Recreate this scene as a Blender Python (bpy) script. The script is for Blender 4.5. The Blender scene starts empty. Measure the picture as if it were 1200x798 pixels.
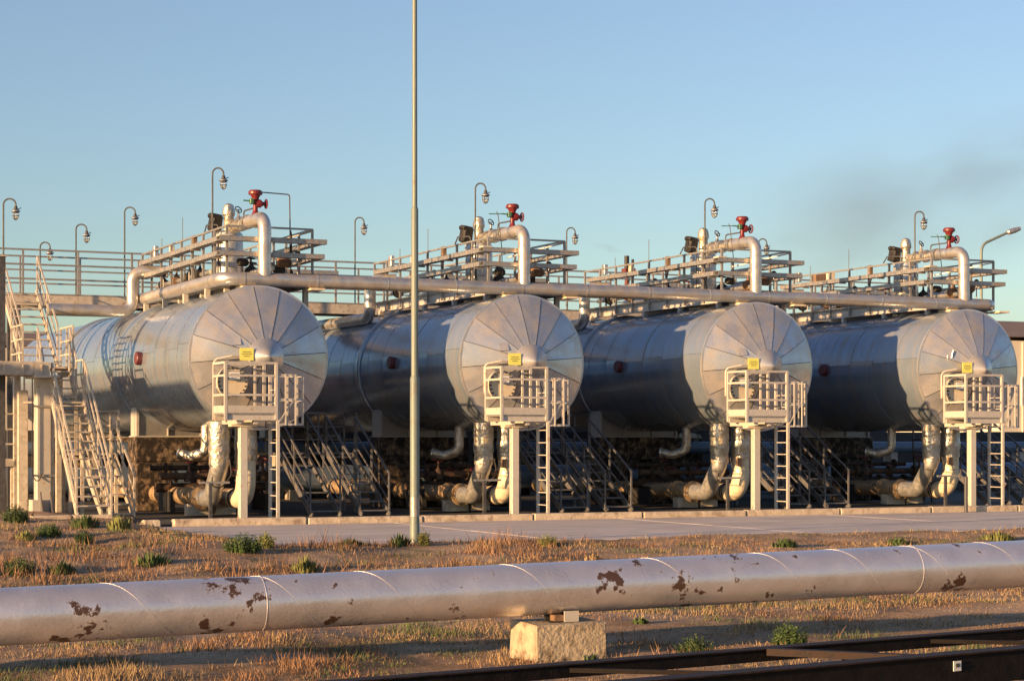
import bpy, math, random
from mathutils import Vector, Matrix, Quaternion, noise
R = math.radians
random.seed(7)
scene = bpy.context.scene
COL = scene.collection

# ------------------------------------------------------------------ camera
F, CX, HY, H = 2333.0, 600.0, 516.0, 1.76        # focal (px of a 1200 wide frame), centre, horizon row, eye height
TH = R(24.6)
cam = bpy.data.cameras.new('camera'); cam_o = bpy.data.objects.new('camera', cam); COL.objects.link(cam_o)
cam.sensor_width = 36; cam.lens = 36 * F / 1200; cam.shift_y = (HY - 399) / 1200
cam.clip_start = 0.1; cam.clip_end = 6000
cam_o.location = (0, 0, H); cam_o.rotation_euler = (R(90), 0, -TH)
scene.camera = cam_o
# ------------------------------------------------------------------ sky, sun, exposure
SUN_EL, SUN_AZ = 7.0, 16.0                       # light travels +X and this many degrees towards +Y
w = bpy.data.worlds.new('World'); scene.world = w; w.use_nodes = True
nt = w.node_tree; nt.nodes.clear()
sky = nt.nodes.new('ShaderNodeTexSky'); sky.sky_type = 'NISHITA'; sky.sun_disc = False
sky.sun_elevation = R(SUN_EL); sky.sun_rotation = R(270 - SUN_AZ)
sky.altitude = 0; sky.air_density = 1.0; sky.dust_density = 0.7; sky.ozone_density = 2.6
bg = nt.nodes.new('ShaderNodeBackground'); bg.inputs[1].default_value = 0.12
wo = nt.nodes.new('ShaderNodeOutputWorld')
hsv = nt.nodes.new('ShaderNodeHueSaturation'); hsv.inputs['Saturation'].default_value = 0.88; hsv.inputs['Hue'].default_value = 0.512; hsv.inputs['Value'].default_value = 0.90
nt.links.new(sky.outputs[0], hsv.inputs['Color']); nt.links.new(hsv.outputs[0], bg.inputs[0]); nt.links.new(bg.outputs[0], wo.inputs[0])
sun = bpy.data.lights.new('sun', 'SUN'); sun.energy = 5.0; sun.angle = R(0.53); sun.color = (1.0, 0.60, 0.28)
sun_o = bpy.data.objects.new('sun', sun); COL.objects.link(sun_o)
_d = Vector((math.cos(R(SUN_AZ)) * math.cos(R(SUN_EL)), math.sin(R(SUN_AZ)) * math.cos(R(SUN_EL)), -math.sin(R(SUN_EL))))
sun_o.rotation_euler = _d.to_track_quat('-Z', 'Y').to_euler(); sun_o.location = (-20, 0, 30)
vs = scene.view_settings; vs.view_transform = 'Standard'; vs.look = 'None'; vs.gamma = 1; vs.exposure = 1.12
vs.use_curve_mapping = False
scene.cycles.volume_step_rate = 1.0

# ------------------------------------------------------------------ survey helpers: a sight line met with a vertical plane Y or a level z
def _ray(px, py):
    u = (px - CX) / F; v = (HY - py) / F
    return Vector((u * math.cos(TH) + math.sin(TH), -u * math.sin(TH) + math.cos(TH), v))
def at_Y(px, py, Y):
    d = _ray(px, py); return Vector((0, 0, H)) + d * (Y / d.y)
def at_z(px, py, z):
    d = _ray(px, py); return Vector((0, 0, H)) + d * ((z - H) / d.z)
def at_depth(px, py, Z):
    return Vector((0, 0, H)) + _ray(px, py) * Z

# ------------------------------------------------------------------ materials
MATS = {}
def mat(name, col, rough=0.6, metal=0.0, var=0.15, scale=6.0, bump=0.0, bscale=30.0, stain=None, stain_amt=0.0,
        stain_scale=2.0, stretch=(1, 1, 1), rvar=0.1, objvar=0.0, spec=0.5, stain_sharp=0.08, bump2=0.0, b2scale=2.0):
    m = bpy.data.materials.new(name); m.use_nodes = True
    n = m.node_tree.nodes; l = m.node_tree.links
    p = n['Principled BSDF']; p.inputs['Specular IOR Level'].default_value = spec
    tc = n.new('ShaderNodeTexCoord'); geo = n.new('ShaderNodeNewGeometry')
    nz = n.new('ShaderNodeTexNoise'); nz.inputs['Scale'].default_value = scale; nz.inputs['Detail'].default_value = 6
    l.new(geo.outputs['Position'], nz.inputs['Vector'])
    mr = n.new('ShaderNodeMapRange'); mr.inputs[1].default_value = 0.3; mr.inputs[2].default_value = 0.7
    mr.inputs[3].default_value = 1 - var; mr.inputs[4].default_value = 1 + var
    l.new(nz.outputs['Fac'], mr.inputs[0])
    mul = n.new('ShaderNodeMixRGB'); mul.blend_type = 'MULTIPLY'; mul.inputs[0].default_value = 1
    mul.inputs[1].default_value = (*col, 1); l.new(mr.outputs[0], mul.inputs[2])
    out = mul.outputs[0]
    if objvar:
        oi = n.new('ShaderNodeObjectInfo'); m2 = n.new('ShaderNodeMapRange')
        m2.inputs[3].default_value = 1 - objvar; m2.inputs[4].default_value = 1 + objvar
        l.new(oi.outputs['Random'], m2.inputs[0])
        mm = n.new('ShaderNodeMixRGB'); mm.blend_type = 'MULTIPLY'; mm.inputs[0].default_value = 1
        l.new(out, mm.inputs[1]); l.new(m2.outputs[0], mm.inputs[2]); out = mm.outputs[0]
    rr = n.new('ShaderNodeMapRange'); rr.inputs[1].default_value = 0.3; rr.inputs[2].default_value = 0.7
    rr.inputs[3].default_value = max(0.02, rough - rvar); rr.inputs[4].default_value = min(1, rough + rvar)
    l.new(nz.outputs['Fac'], rr.inputs[0]); rout = rr.outputs[0]
    p.inputs['Metallic'].default_value = metal
    if stain is not None:
        mp = n.new('ShaderNodeMapping'); mp.inputs['Scale'].default_value = stretch
        l.new(geo.outputs['Position'], mp.inputs[0])
        ns = n.new('ShaderNodeTexNoise'); ns.inputs['Scale'].default_value = stain_scale; ns.inputs['Detail'].default_value = 8
        ns.inputs['Roughness'].default_value = 0.65
        l.new(mp.outputs[0], ns.inputs['Vector'])
        th = 0.72 - 0.4 * stain_amt
        ms = n.new('ShaderNodeMapRange'); ms.inputs[1].default_value = th - stain_sharp; ms.inputs[2].default_value = th + stain_sharp
        l.new(ns.outputs['Fac'], ms.inputs[0])
        mx = n.new('ShaderNodeMixRGB'); l.new(ms.outputs[0], mx.inputs[0]); l.new(out, mx.inputs[1]); mx.inputs[2].default_value = (*stain, 1)
        out = mx.outputs[0]
        if metal:
            mt = n.new('ShaderNodeMapRange'); mt.inputs[3].default_value = metal; mt.inputs[4].default_value = metal * 0.25
            l.new(ms.outputs[0], mt.inputs[0]); l.new(mt.outputs[0], p.inputs['Metallic'])
    l.new(out, p.inputs['Base Color']); l.new(rout, p.inputs['Roughness'])
    hs = []
    if bump or bump2:
        prev = None
        for b, s in ((bump2, b2scale), (bump, bscale)):
            if not b: continue
            nb = n.new('ShaderNodeTexNoise'); nb.inputs['Scale'].default_value = s; nb.inputs['Detail'].default_value = 5
            l.new(geo.outputs['Position'], nb.inputs['Vector'])
            bp = n.new('ShaderNodeBump'); bp.inputs['Strength'].default_value = 1.0; bp.inputs['Distance'].default_value = b
            l.new(nb.outputs['Fac'], bp.inputs['Height'])
            if prev: l.new(prev, bp.inputs['Normal'])
            prev = bp.outputs[0]
        l.new(prev, p.inputs['Normal'])
    MATS[name] = m
    return m
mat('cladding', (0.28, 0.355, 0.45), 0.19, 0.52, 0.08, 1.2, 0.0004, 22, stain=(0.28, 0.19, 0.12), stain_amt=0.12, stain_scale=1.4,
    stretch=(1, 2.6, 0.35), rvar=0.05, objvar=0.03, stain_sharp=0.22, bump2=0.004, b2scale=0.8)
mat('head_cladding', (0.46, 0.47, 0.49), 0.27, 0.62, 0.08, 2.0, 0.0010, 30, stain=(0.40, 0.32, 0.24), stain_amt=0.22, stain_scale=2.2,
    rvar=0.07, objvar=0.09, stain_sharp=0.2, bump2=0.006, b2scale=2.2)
mat('shell_dark', (0.05, 0.045, 0.04), 0.8)
mat('pipe_clad', (0.58, 0.56, 0.53), 0.36, 0.8, 0.12, 4, 0.0008, 40, stain=(0.32, 0.24, 0.17), stain_amt=0.3, stain_scale=3, stain_sharp=0.2, rvar=0.08)
mat('foil', (0.52, 0.50, 0.46), 0.42, 0.9, 0.15, 8, 0.02, 17, stain=(0.36, 0.29, 0.18), stain_amt=0.4, stain_scale=6, bump2=0.03, b2scale=9)
mat('cream_pipe', (0.66, 0.56, 0.40), 0.5, 0.0, 0.12, 5, 0.001, 40, stain=(0.24, 0.16, 0.09), stain_amt=0.2, stain_scale=5)
mat('brown_pipe', (0.34, 0.24, 0.14), 0.55, 0.15, 0.25, 5, 0.001, 40, stain=(0.10, 0.06, 0.03), stain_amt=0.35, stain_scale=4)
mat('lamp_dark', (0.10, 0.105, 0.10), 0.5, 0.3, 0.2, 8)
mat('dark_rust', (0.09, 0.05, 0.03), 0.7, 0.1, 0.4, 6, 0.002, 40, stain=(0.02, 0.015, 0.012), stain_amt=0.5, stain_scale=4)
mat('steel_paint', (0.31, 0.30, 0.285), 0.45, 0.5, 0.15, 9, 0.0004, 80, stain=(0.24, 0.15, 0.09), stain_amt=0.18, stain_scale=9, objvar=0.10)
mat('white_paint', (0.46, 0.43, 0.385), 0.5, 0.0, 0.10, 6, 0.0004, 60, stain=(0.34, 0.24, 0.15), stain_amt=0.22, stain_scale=6, objvar=0.06)
mat('galv', (0.46, 0.46, 0.45), 0.42, 0.7, 0.18, 10, 0.0004, 60, stain=(0.28, 0.2, 0.13), stain_amt=0.2, stain_scale=8, objvar=0.08)
mat('tray', (0.36, 0.355, 0.345), 0.42, 0.6, 0.25, 14, 0.0015, 60, stain=(0.30, 0.22, 0.15), stain_amt=0.35, stain_scale=9)
mat('dark_steel', (0.035, 0.032, 0.03), 0.6, 0.3, 0.3, 9)
mat('dark_paint', (0.06, 0.06, 0.065), 0.55, 0.0, 0.3, 9)
mat('stair_paint', (0.13, 0.135, 0.15), 0.5, 0.2, 0.2, 8, 0.0004, 60, stain=(0.2, 0.12, 0.07), stain_amt=0.25, stain_scale=9)
mat('stair_cream', (0.48, 0.43, 0.36), 0.55, 0.1, 0.15, 8, 0.0004, 60, stain=(0.26, 0.16, 0.09), stain_amt=0.25, stain_scale=9, objvar=0.08)
mat('red', (0.15, 0.014, 0.017), 0.45, 0.0, 0.25, 20, stain=(0.14, 0.03, 0.025), stain_amt=0.25, stain_scale=25)
mat('green', (0.05, 0.16, 0.08), 0.5)
mat('black_wrap', (0.02, 0.018, 0.017), 0.6, 0, 0.4, 10, 0.03, 14)
mat('plate_red', (0.12, 0.03, 0.035), 0.5)
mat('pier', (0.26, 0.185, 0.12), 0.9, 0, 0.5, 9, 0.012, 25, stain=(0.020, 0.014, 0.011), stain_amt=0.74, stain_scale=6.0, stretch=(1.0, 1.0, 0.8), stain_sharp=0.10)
mat('pier_side', (0.50, 0.38, 0.25), 0.9, 0, 0.2, 6, 0.004, 25, stain=(0.10, 0.06, 0.04), stain_amt=0.25, stain_scale=4)
mat('concrete', (0.46, 0.40, 0.33), 0.9, 0, 0.18, 3, 0.004, 40, stain=(0.24, 0.18, 0.13), stain_amt=0.3, stain_scale=2.5, stain_sharp=0.15, objvar=0.05)
mat('kerb', (0.56, 0.46, 0.34), 0.9, 0, 0.18, 5, 0.012, 18, stain=(0.22, 0.15, 0.10), stain_amt=0.26, stain_scale=4, stain_sharp=0.12, objvar=0.06)
mat('block', (0.38, 0.315, 0.225), 0.95, 0, 0.25, 9, 0.02, 22, stain=(0.16, 0.11, 0.07), stain_amt=0.32, stain_scale=7, stain_sharp=0.08)
mat('road', (0.60, 0.52, 0.46), 0.85, 0, 0.10, 1.2, 0.004, 60, stain=(0.45, 0.39, 0.345), stain_amt=0.42, stain_scale=0.9, stretch=(0.35, 1.6, 1), stain_sharp=0.12, objvar=0.04)
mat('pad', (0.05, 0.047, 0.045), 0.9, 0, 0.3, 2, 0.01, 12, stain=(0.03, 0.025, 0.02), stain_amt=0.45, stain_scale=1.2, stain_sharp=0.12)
mat('silver_pipe', (0.66, 0.64, 0.67), 0.33, 0.70, 0.06, 3, 0.0025, 30, stain=(0.075, 0.042, 0.03), stain_amt=0.16, stain_scale=7, stain_sharp=0.02, bump2=0.004, b2scale=7)
mat('weld', (0.58, 0.56, 0.57), 0.42, 0.5, 0.1, 10)
mat('lamp_pole', (0.17, 0.205, 0.185), 0.5, 0.1, 0.12, 2, stain=(0.16, 0.15, 0.12), stain_amt=0.2, stain_scale=3)
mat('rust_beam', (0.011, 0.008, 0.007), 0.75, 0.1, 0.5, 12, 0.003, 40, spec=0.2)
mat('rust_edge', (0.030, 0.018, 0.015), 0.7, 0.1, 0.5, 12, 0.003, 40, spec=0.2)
mat('cream_wall', (0.66, 0.58, 0.46), 0.85, 0, 0.06, 0.6)
mat('brown_roof', (0.22, 0.15, 0.11), 0.8, 0, 0.15, 1)
mat('win_dark', (0.03, 0.035, 0.045), 0.2)
mat('blue_pipe', (0.10, 0.14, 0.20), 0.45, 0.1, 0.2, 2)
mat('stack_red', (0.13, 0.035, 0.028), 0.7, 0, 0.3, 0.5)
mat('sign_white', (0.75, 0.74, 0.70), 0.5)
mat('wood_brown', (0.20, 0.12, 0.07), 0.7, 0, 0.3, 10)
mat('leaf', (0.045, 0.080, 0.020), 0.6, 0, 0.45, 6, objvar=0.25)
mat('leaf_pale', (0.16, 0.17, 0.05), 0.6, 0, 0.4, 6, objvar=0.2)
mat('gap_dark', (0.045, 0.042, 0.045), 0.9, 0, 0.3, 1)  # darkness between the tanks put into the colour of an added wall
mat('straw', (0.27, 0.185, 0.095), 0.7, 0, 0.40, 3.0)
mat('straw_red', (0.21, 0.115, 0.06), 0.7, 0, 0.40, 3.0)
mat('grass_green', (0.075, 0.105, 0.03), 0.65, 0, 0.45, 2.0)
def mat_sign():
    m = bpy.data.materials.new('sign_yellow'); m.use_nodes = True; n = m.node_tree.nodes; l = m.node_tree.links
    p = n['Principled BSDF']; p.inputs['Roughness'].default_value = 0.5
    p.inputs['Base Color'].default_value = (0.80, 0.76, 0.17, 1); MATS['sign_yellow'] = m
mat_sign()
mat('ink', (0.05, 0.05, 0.03), 0.6); mat('ink_grey', (0.22, 0.22, 0.22), 0.6)
def mat_glass():
    m = bpy.data.materials.new('lamp_glass'); m.use_nodes = True
    p = m.node_tree.nodes['Principled BSDF']
    p.inputs['Base Color'].default_value = (0.85, 0.88, 0.88, 1); p.inputs['Roughness'].default_value = 0.08
    p.inputs['Transmission Weight'].default_value = 0.85; p.inputs['IOR'].default_value = 1.3; MATS['lamp_glass'] = m
mat_glass()
def mat_ground():
    m = bpy.data.materials.new('soil'); m.use_nodes = True; n = m.node_tree.nodes; l = m.node_tree.links
    p = n['Principled BSDF']; p.inputs['Roughness'].default_value = 0.95; p.inputs['Specular IOR Level'].default_value = 0.15
    g = n.new('ShaderNodeNewGeometry')
    a = n.new('ShaderNodeTexNoise'); a.inputs['Scale'].default_value = 0.55; a.inputs['Detail'].default_value = 9; a.inputs['Roughness'].default_value = 0.7
    b = n.new('ShaderNodeTexNoise'); b.inputs['Scale'].default_value = 14; b.inputs['Detail'].default_value = 8; b.inputs['Roughness'].default_value = 0.75
    for x in (a, b): l.new(g.outputs['Position'], x.inputs['Vector'])
    r = n.new('ShaderNodeValToRGB'); e = r.color_ramp.elements
    e[0].position = 0.32; e[0].color = (0.20, 0.13, 0.08, 1); e[1].position = 0.68; e[1].color = (0.56, 0.40, 0.28, 1)
    k = e.new(0.5); k.color = (0.40, 0.275, 0.18, 1)
    l.new(a.outputs['Fac'], r.inputs[0])
    mr = n.new('ShaderNodeMapRange'); mr.inputs[1].default_value = 0.3; mr.inputs[2].default_value = 0.7; mr.inputs[3].default_value = 0.6; mr.inputs[4].default_value = 1.3
    l.new(b.outputs['Fac'], mr.inputs[0])
    mx = n.new('ShaderNodeMixRGB'); mx.blend_type = 'MULTIPLY'; mx.inputs[0].default_value = 1
    l.new(r.outputs[0], mx.inputs[1]); l.new(mr.outputs[0], mx.inputs[2]); l.new(mx.outputs[0], p.inputs['Base Color'])
    bp = n.new('ShaderNodeBump'); bp.inputs['Distance'].default_value = 0.05; l.new(b.outputs['Fac'], bp.inputs['Height']); l.new(bp.outputs[0], p.inputs['Normal'])
    MATS['soil'] = m
mat_ground()
def flake():
    # flaking is gathered in clusters: a broad noise raises and lowers the threshold of the fine one; brown run marks below
    m = MATS['silver_pipe']; n = m.node_tree.nodes; l = m.node_tree.links
    ms = [q for q in n if q.type == 'MAP_RANGE' and abs(q.inputs[2].default_value - q.inputs[1].default_value - 0.04) < 1e-4][0]
    src = ms.inputs[0].links[0].from_socket; g = [q for q in n if q.type == 'NEW_GEOMETRY'][0]
    big = n.new('ShaderNodeTexNoise'); big.inputs['Scale'].default_value = 1.5; big.inputs['Detail'].default_value = 2; l.new(g.outputs['Position'], big.inputs['Vector'])
    mr = n.new('ShaderNodeMapRange'); mr.inputs[1].default_value = 0.40; mr.inputs[2].default_value = 0.70; mr.inputs[3].default_value = -0.10; mr.inputs[4].default_value = 0.165
    l.new(big.outputs['Fac'], mr.inputs[0])
    ad = n.new('ShaderNodeMath'); l.new(src, ad.inputs[0]); l.new(mr.outputs[0], ad.inputs[1]); l.new(ad.outputs[0], ms.inputs[0])
flake()

# ------------------------------------------------------------------ geometry helpers
class MB:
    def __init__(s): s.v = []; s.f = []
    def add(s, vs, fs):
        o = len(s.v); s.v += [Vector(q) for q in vs]; s.f += [tuple(i + o for i in f) for f in fs]; return s
    def box(s, c, d, q=None):
        c = Vector(c); x, y, z = d[0] / 2, d[1] / 2, d[2] / 2
        vs = [Vector(t) for t in ((-x, -y, -z), (x, -y, -z), (x, y, -z), (-x, y, -z), (-x, -y, z), (x, -y, z), (x, y, z), (-x, y, z))]
        if q: vs = [q @ t for t in vs]
        return s.add([c + t for t in vs], [(3, 2, 1, 0), (4, 5, 6, 7), (0, 1, 5, 4), (1, 2, 6, 5), (2, 3, 7, 6), (3, 0, 4, 7)])
    def cbox(s, c, d, b=0.02):                                   # box with chamfered edges
        c = Vector(c); h = [t / 2 for t in d]; vs = []; 
        import itertools
        idx = {}
        for sx, sy, sz in itertools.product((-1, 1), repeat=3):
            for ax in range(3):
                p = [sx * (h[0] - b), sy * (h[1] - b), sz * (h[2] - b)]
                sg = (sx, sy, sz)[ax]; p[ax] = sg * h[ax]
                idx[(sx, sy, sz, ax)] = len(vs); vs.append(c + Vector(p))
        fs = []
        for ax in range(3):
            o = [i for i in range(3) if i != ax]
            for sg in (-1, 1):
                loop = []
                for a, e in ((-1, -1), (1, -1), (1, 1), (-1, 1)):
                    k = [0, 0, 0]; k[ax] = sg; k[o[0]] = a; k[o[1]] = e; loop.append(idx[(*k, ax)])
                if (sg == 1) == (ax == 1): loop.reverse()
                fs.append(tuple(loop))
        for ax in range(3):                                      # edges parallel to ax
            o = [i for i in range(3) if i != ax]
            for a in (-1, 1):
                for e in (-1, 1):
                    k0 = [0, 0, 0]; k0[ax] = -1; k0[o[0]] = a; k0[o[1]] = e; k1 = list(k0); k1[ax] = 1
                    q = (idx[(*k0, o[0])], idx[(*k1, o[0])], idx[(*k1, o[1])], idx[(*k0, o[1])])
                    flip = (a * e == 1) == (ax == 1)
                    fs.append(q if flip else q[::-1])
        for sx, sy, sz in itertools.product((-1, 1), repeat=3):
            t = (idx[(sx, sy, sz, 0)], idx[(sx, sy, sz, 1)], idx[(sx, sy, sz, 2)])
            fs.append(t if sx * sy * sz == 1 else t[::-1])
        return s.add(vs, fs)
    def tube(s, path, r, n=12, caps=True):
        path = [Vector(p) for p in path]; k = len(path); rs = r if isinstance(r, (list, tuple)) else [r] * k
        tans = []
        for i in range(k):
            a = path[max(i - 1, 0)]; b = path[min(i + 1, k - 1)]; tans.append((b - a).normalized())
        t0 = tans[0]; up = Vector((0, 0, 1)) if abs(t0.z) < 0.9 else Vector((0, 1, 0))
        x = t0.cross(up).normalized(); vs = []
        for i in range(k):
            t = tans[i]; x = (x - t * x.dot(t)).normalized(); y = t.cross(x)
            for j in range(n):
                a = 2 * math.pi * j / n; vs.append(path[i] + (x * math.cos(a) + y * math.sin(a)) * rs[i])
        fs = [(i * n + j, i * n + (j + 1) % n, (i + 1) * n + (j + 1) % n, (i + 1) * n + j) for i in range(k - 1) for j in range(n)]
        if caps: fs += [tuple(range(n - 1, -1, -1)), tuple((k - 1) * n + j for j in range(n))]
        return s.add(vs, fs)
    def lathe(s, prof, n=24, o=(0, 0, 0), axis=(0, 0, 1), caps=True):
        q = Vector((0, 0, 1)).rotation_difference(Vector(axis).normalized()); o = Vector(o); vs = []
        for r, h in prof:
            for j in range(n):
                a = 2 * math.pi * j / n; vs.append(o + q @ Vector((r * math.cos(a), r * math.sin(a), h)))
        k = len(prof)
        fs = [(i * n + j, i * n + (j + 1) % n, (i + 1) * n + (j + 1) % n, (i + 1) * n + j) for i in range(k - 1) for j in range(n)]
        if caps: fs += [tuple(range(n - 1, -1, -1)), tuple((k - 1) * n + j for j in range(n))]
        return s.add(vs, fs)
    def torus(s, o, R0, r, axis=(0, 0, 1), n=24, m=8):
        q = Vector((0, 0, 1)).rotation_difference(Vector(axis).normalized()); o = Vector(o); vs = []
        for i in range(n):
            a = 2 * math.pi * i / n
            for j in range(m):
                b = 2 * math.pi * j / m; rr = R0 + r * math.cos(b)
                vs.append(o + q @ Vector((rr * math.cos(a), rr * math.sin(a), r * math.sin(b))))
        fs = [(i * m + j, ((i + 1) % n) * m + j, ((i + 1) % n) * m + (j + 1) % m, i * m + (j + 1) % m) for i in range(n) for j in range(m)]
        return s.add(vs, fs)
    def prism(s, poly, d):                                       # polygon (3-D points, flat) extruded by vector d
        k = len(poly); p = [Vector(t) for t in poly]; d = Vector(d)
        return s.add(p + [t + d for t in p], [tuple(range(k - 1, -1, -1)), tuple(range(k, 2 * k))] + [(i, (i + 1) % k, k + (i + 1) % k, k + i) for i in range(k)])
def fillet(pts, rad, n=6):
    pts = [Vector(p) for p in pts]; out = [pts[0]]
    for i in range(1, len(pts) - 1):
        a = (pts[i - 1] - pts[i]); b = (pts[i + 1] - pts[i]); ang = a.angle(b)
        d = min(rad / math.tan(ang / 2), a.length * 0.49, b.length * 0.49); rr = d * math.tan(ang / 2)
        a.normalize(); b.normalize()
        c = pts[i] + (a + b).normalized() * (rr / math.sin(ang / 2))
        s0 = pts[i] + a * d - c; s1 = pts[i] + b * d - c; th = s0.angle(s1); ax = s0.cross(s1).normalized()
        for k in range(n + 1): out.append(c + Quaternion(ax, th * k / n) @ s0)
    out.append(pts[-1]); return out

WP = {}                                                          # world position of each object's origin
def finish(me, smooth, m):
    if smooth:
        me.polygons.foreach_set('use_smooth', [True] * len(me.polygons))
        me.set_sharp_from_angle(angle=R(38))
    me.materials.append(MATS[m])
def to_obj(name, mb, m, smooth=False):
    lo = Vector((min(v[i] for v in mb.v) for i in range(3))); hi = Vector((max(v[i] for v in mb.v) for i in range(3)))
    c = (lo + hi) / 2
    me = bpy.data.meshes.new(name); me.from_pydata([tuple(v - c) for v in mb.v], [], mb.f); finish(me, smooth, m)
    o = bpy.data.objects.new(name, me); COL.objects.link(o); o.location = c; WP[o] = c
    return o
def adopt(o, parent):
    if parent is not None:
        o.parent = parent; o.location = WP[o] - WP[parent]
    return o
def part(parent, name, mb, m, smooth=False): return adopt(to_obj(name, mb, m, smooth), parent)
def shared(parent, name, me, loc, rot=(0, 0, 0), scale=(1, 1, 1)):
    o = bpy.data.objects.new(name, me); COL.objects.link(o); o.location = loc; o.rotation_euler = rot; o.scale = scale
    WP[o] = Vector(loc); return adopt(o, parent)
def thing(name, label, cat, base, group=None, kind=None):
    o = bpy.data.objects.new(name, None); COL.objects.link(o); o.empty_display_size = 0.3
    o.location = base; WP[o] = Vector(base); tag(o, label, cat, group, kind); return o
def tag(o, label=None, cat=None, group=None, kind=None):
    if label: o['label'] = label
    if cat: o['category'] = cat
    if group: o['group'] = group
    if kind: o['kind'] = kind
    return o
UNIT = {}
def unit(kind, m):
    if (kind, m) not in UNIT:
        b = MB()
        if kind == 'box': b.box((0, 0, 0), (1, 1, 1))
        else: b.tube([(0, 0, -0.5), (0, 0, 0.5)], 0.5, 10)
        me = bpy.data.meshes.new(kind + '_' + m); me.from_pydata([tuple(v) for v in b.v], [], b.f); finish(me, kind != 'box', m); UNIT[(kind, m)] = me
    return UNIT[(kind, m)]
def bar(parent, name, p, q, m, wd=0.04, ht=None, kind='box'):
    p = Vector(p); q = Vector(q); d = q - p
    rot = d.to_track_quat('Z', 'Y') if abs(d.normalized().z) < 0.999 else Quaternion()
    o = bpy.data.objects.new(name, unit(kind, m)); COL.objects.link(o); o.rotation_mode = 'QUATERNION'; o.rotation_quaternion = rot
    o.scale = (wd, ht or wd, d.length); o.location = (p + q) / 2; WP[o] = (p + q) / 2
    return adopt(o, parent)
def block(parent, name, c, d, m):
    o = bpy.data.objects.new(name, unit('box', m)); COL.objects.link(o); o.scale = d; o.location = c; WP[o] = Vector(c); return adopt(o, parent)
def railing(parent, pts, z0, z1, m, step=1.1, levels=(1.0, 0.66, 0.33), wd=0.045, ends=(True, True), kick=None):
    pts = [Vector(p) for p in pts]
    for i in range(len(pts) - 1):
        a, b = pts[i], pts[i + 1]; L = (b - a).length; n = max(1, round(L / step))
        for k in range(n + 1):
            if k == n and i < len(pts) - 2: continue
            if k == 0 and i == 0 and not ends[0]: continue
            if k == n and not ends[1]: continue
            p = a.lerp(b, k / n); bar(parent, 'post', (p.x, p.y, z0), (p.x, p.y, z1), m, wd)
        for lv in levels:
            z = z0 + (z1 - z0) * lv
            bar(parent, 'rail', (a.x, a.y, z), (b.x, b.y, z), m, wd * 0.9)
        if kick: bar(parent, 'kick_plate', (a.x, a.y, z0 + kick / 2 + 0.02), (b.x, b.y, z0 + kick / 2 + 0.02), m, kick if abs(b.x - a.x) < 1e-6 else kick, 0.012) if False else block(parent, 'kick_plate', ((a.x + b.x) / 2, (a.y + b.y) / 2, z0 + kick / 2 + 0.015), (abs(b.x - a.x) + 0.012, abs(b.y - a.y) + 0.012, kick), m)
def copy_tree(o, parent=None, dx=0.0):
    c = o.copy(); COL.objects.link(c); c.parent = parent
    if parent is None: c.location = o.location + Vector((dx, 0, 0)); WP[c] = WP[o] + Vector((dx, 0, 0))
    for ch in o.children: copy_tree(ch, c)
    return c

# ------------------------------------------------------------------ layout
TX, TY, TZ, TR, TL, S = 14.2, 45.4, 3.72, 1.70, 22.0, 6.88
def P(x, y, z): return Vector((TX + x, TY + y, z))
WHICH = ['leftmost', 'second from left', 'third from left', 'rightmost']
CURB_Y, PAD_Z, ROAD_Z = 43.5, -0.12, -0.15

# ================================================================== ground
def gz(x, y):
    def sm(a, b, t): t = min(1, max(0, (t - a) / (b - a))); return t * t * (3 - 2 * t)
    d = math.hypot(x, y)
    h = -0.46 + 0.33 * sm(24, 33.8, y)
    h += 0.16 * (1 - sm(9.0, 11.5, x)) * sm(28, 35, y)
    n = noise.fractal(Vector((x * 0.45, y * 0.45, 0.3)), 1.0, 2.0, 4) * 0.06 + noise.noise(Vector((x * 1.9, y * 1.9, 4))) * 0.03
    e1 = noise.fractal(Vector((x * 0.55, y * 0.2, 7.7)), 1.0, 2.0, 4); e2 = noise.fractal(Vector((x * 0.3, y * 0.6, 2.2)), 1.0, 2.0, 4)
    onroad = sm(34.3 + 0.55 * e1, 35.0 + 0.7 * e1, y) * sm(10.8 + 0.7 * e2, 11.5 + 0.8 * e2, x)
    h = h + n * (1.0 + 0.8 * (1 - sm(9, 12, x)) * sm(28, 33, y))
    h = h * (1 - onroad) + (-0.30) * onroad
    h = h * (1 - sm(46, 60, y)) + (-0.35) * sm(46, 60, y)
    if d > 80: h = -0.35
    return h
def build_ground():
    xs = [-3000, -1000, -300, -120, -60, -30, -18] + [-10 + 0.2 * i for i in range(0, 201)] + [32 + 1.5 * i for i in range(0, 12)] + [70, 120, 300, 1000, 3000]
    ys = [-3000, -800, -200, -60, -20, 0, 6] + [10 + 0.2 * i for i in range(0, 188)] + [49, 52, 56, 62, 80, 150, 400, 1200, 4000]
    vs = [(x, y, gz(x, y)) for y in ys for x in xs]; n = len(xs)
    fs = [(j * n + i, j * n + i + 1, (j + 1) * n + i + 1, (j + 1) * n + i) for j in range(len(ys) - 1) for i in range(n - 1)]
    me = bpy.data.meshes.new('ground'); me.from_pydata(vs, [], fs); finish(me, True, 'soil')
    o = bpy.data.objects.new('ground', me); COL.objects.link(o); tag(o, kind='structure')
build_ground()
road = thing('road', None, None, (28, 38.8, ROAD_Z), kind='structure')
x = 10.8
while x < 60:                                                    # concrete road slabs with open joints
    for (y0, y1) in ((34.3, 38.86), (38.88, 43.36)):
        b = MB(); b.cbox((x + 2.99, (y0 + y1) / 2, ROAD_Z - 0.1 + random.uniform(-0.006, 0.0)), (5.975, y1 - y0, 0.2), 0.012); part(road, 'slab', b, 'road')
    x += 6.0
pad = to_obj('plant_pad', MB().box((26, 61, PAD_Z - 0.15), (40, 34.6, 0.3)), 'pad'); tag(pad, kind='structure')
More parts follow.
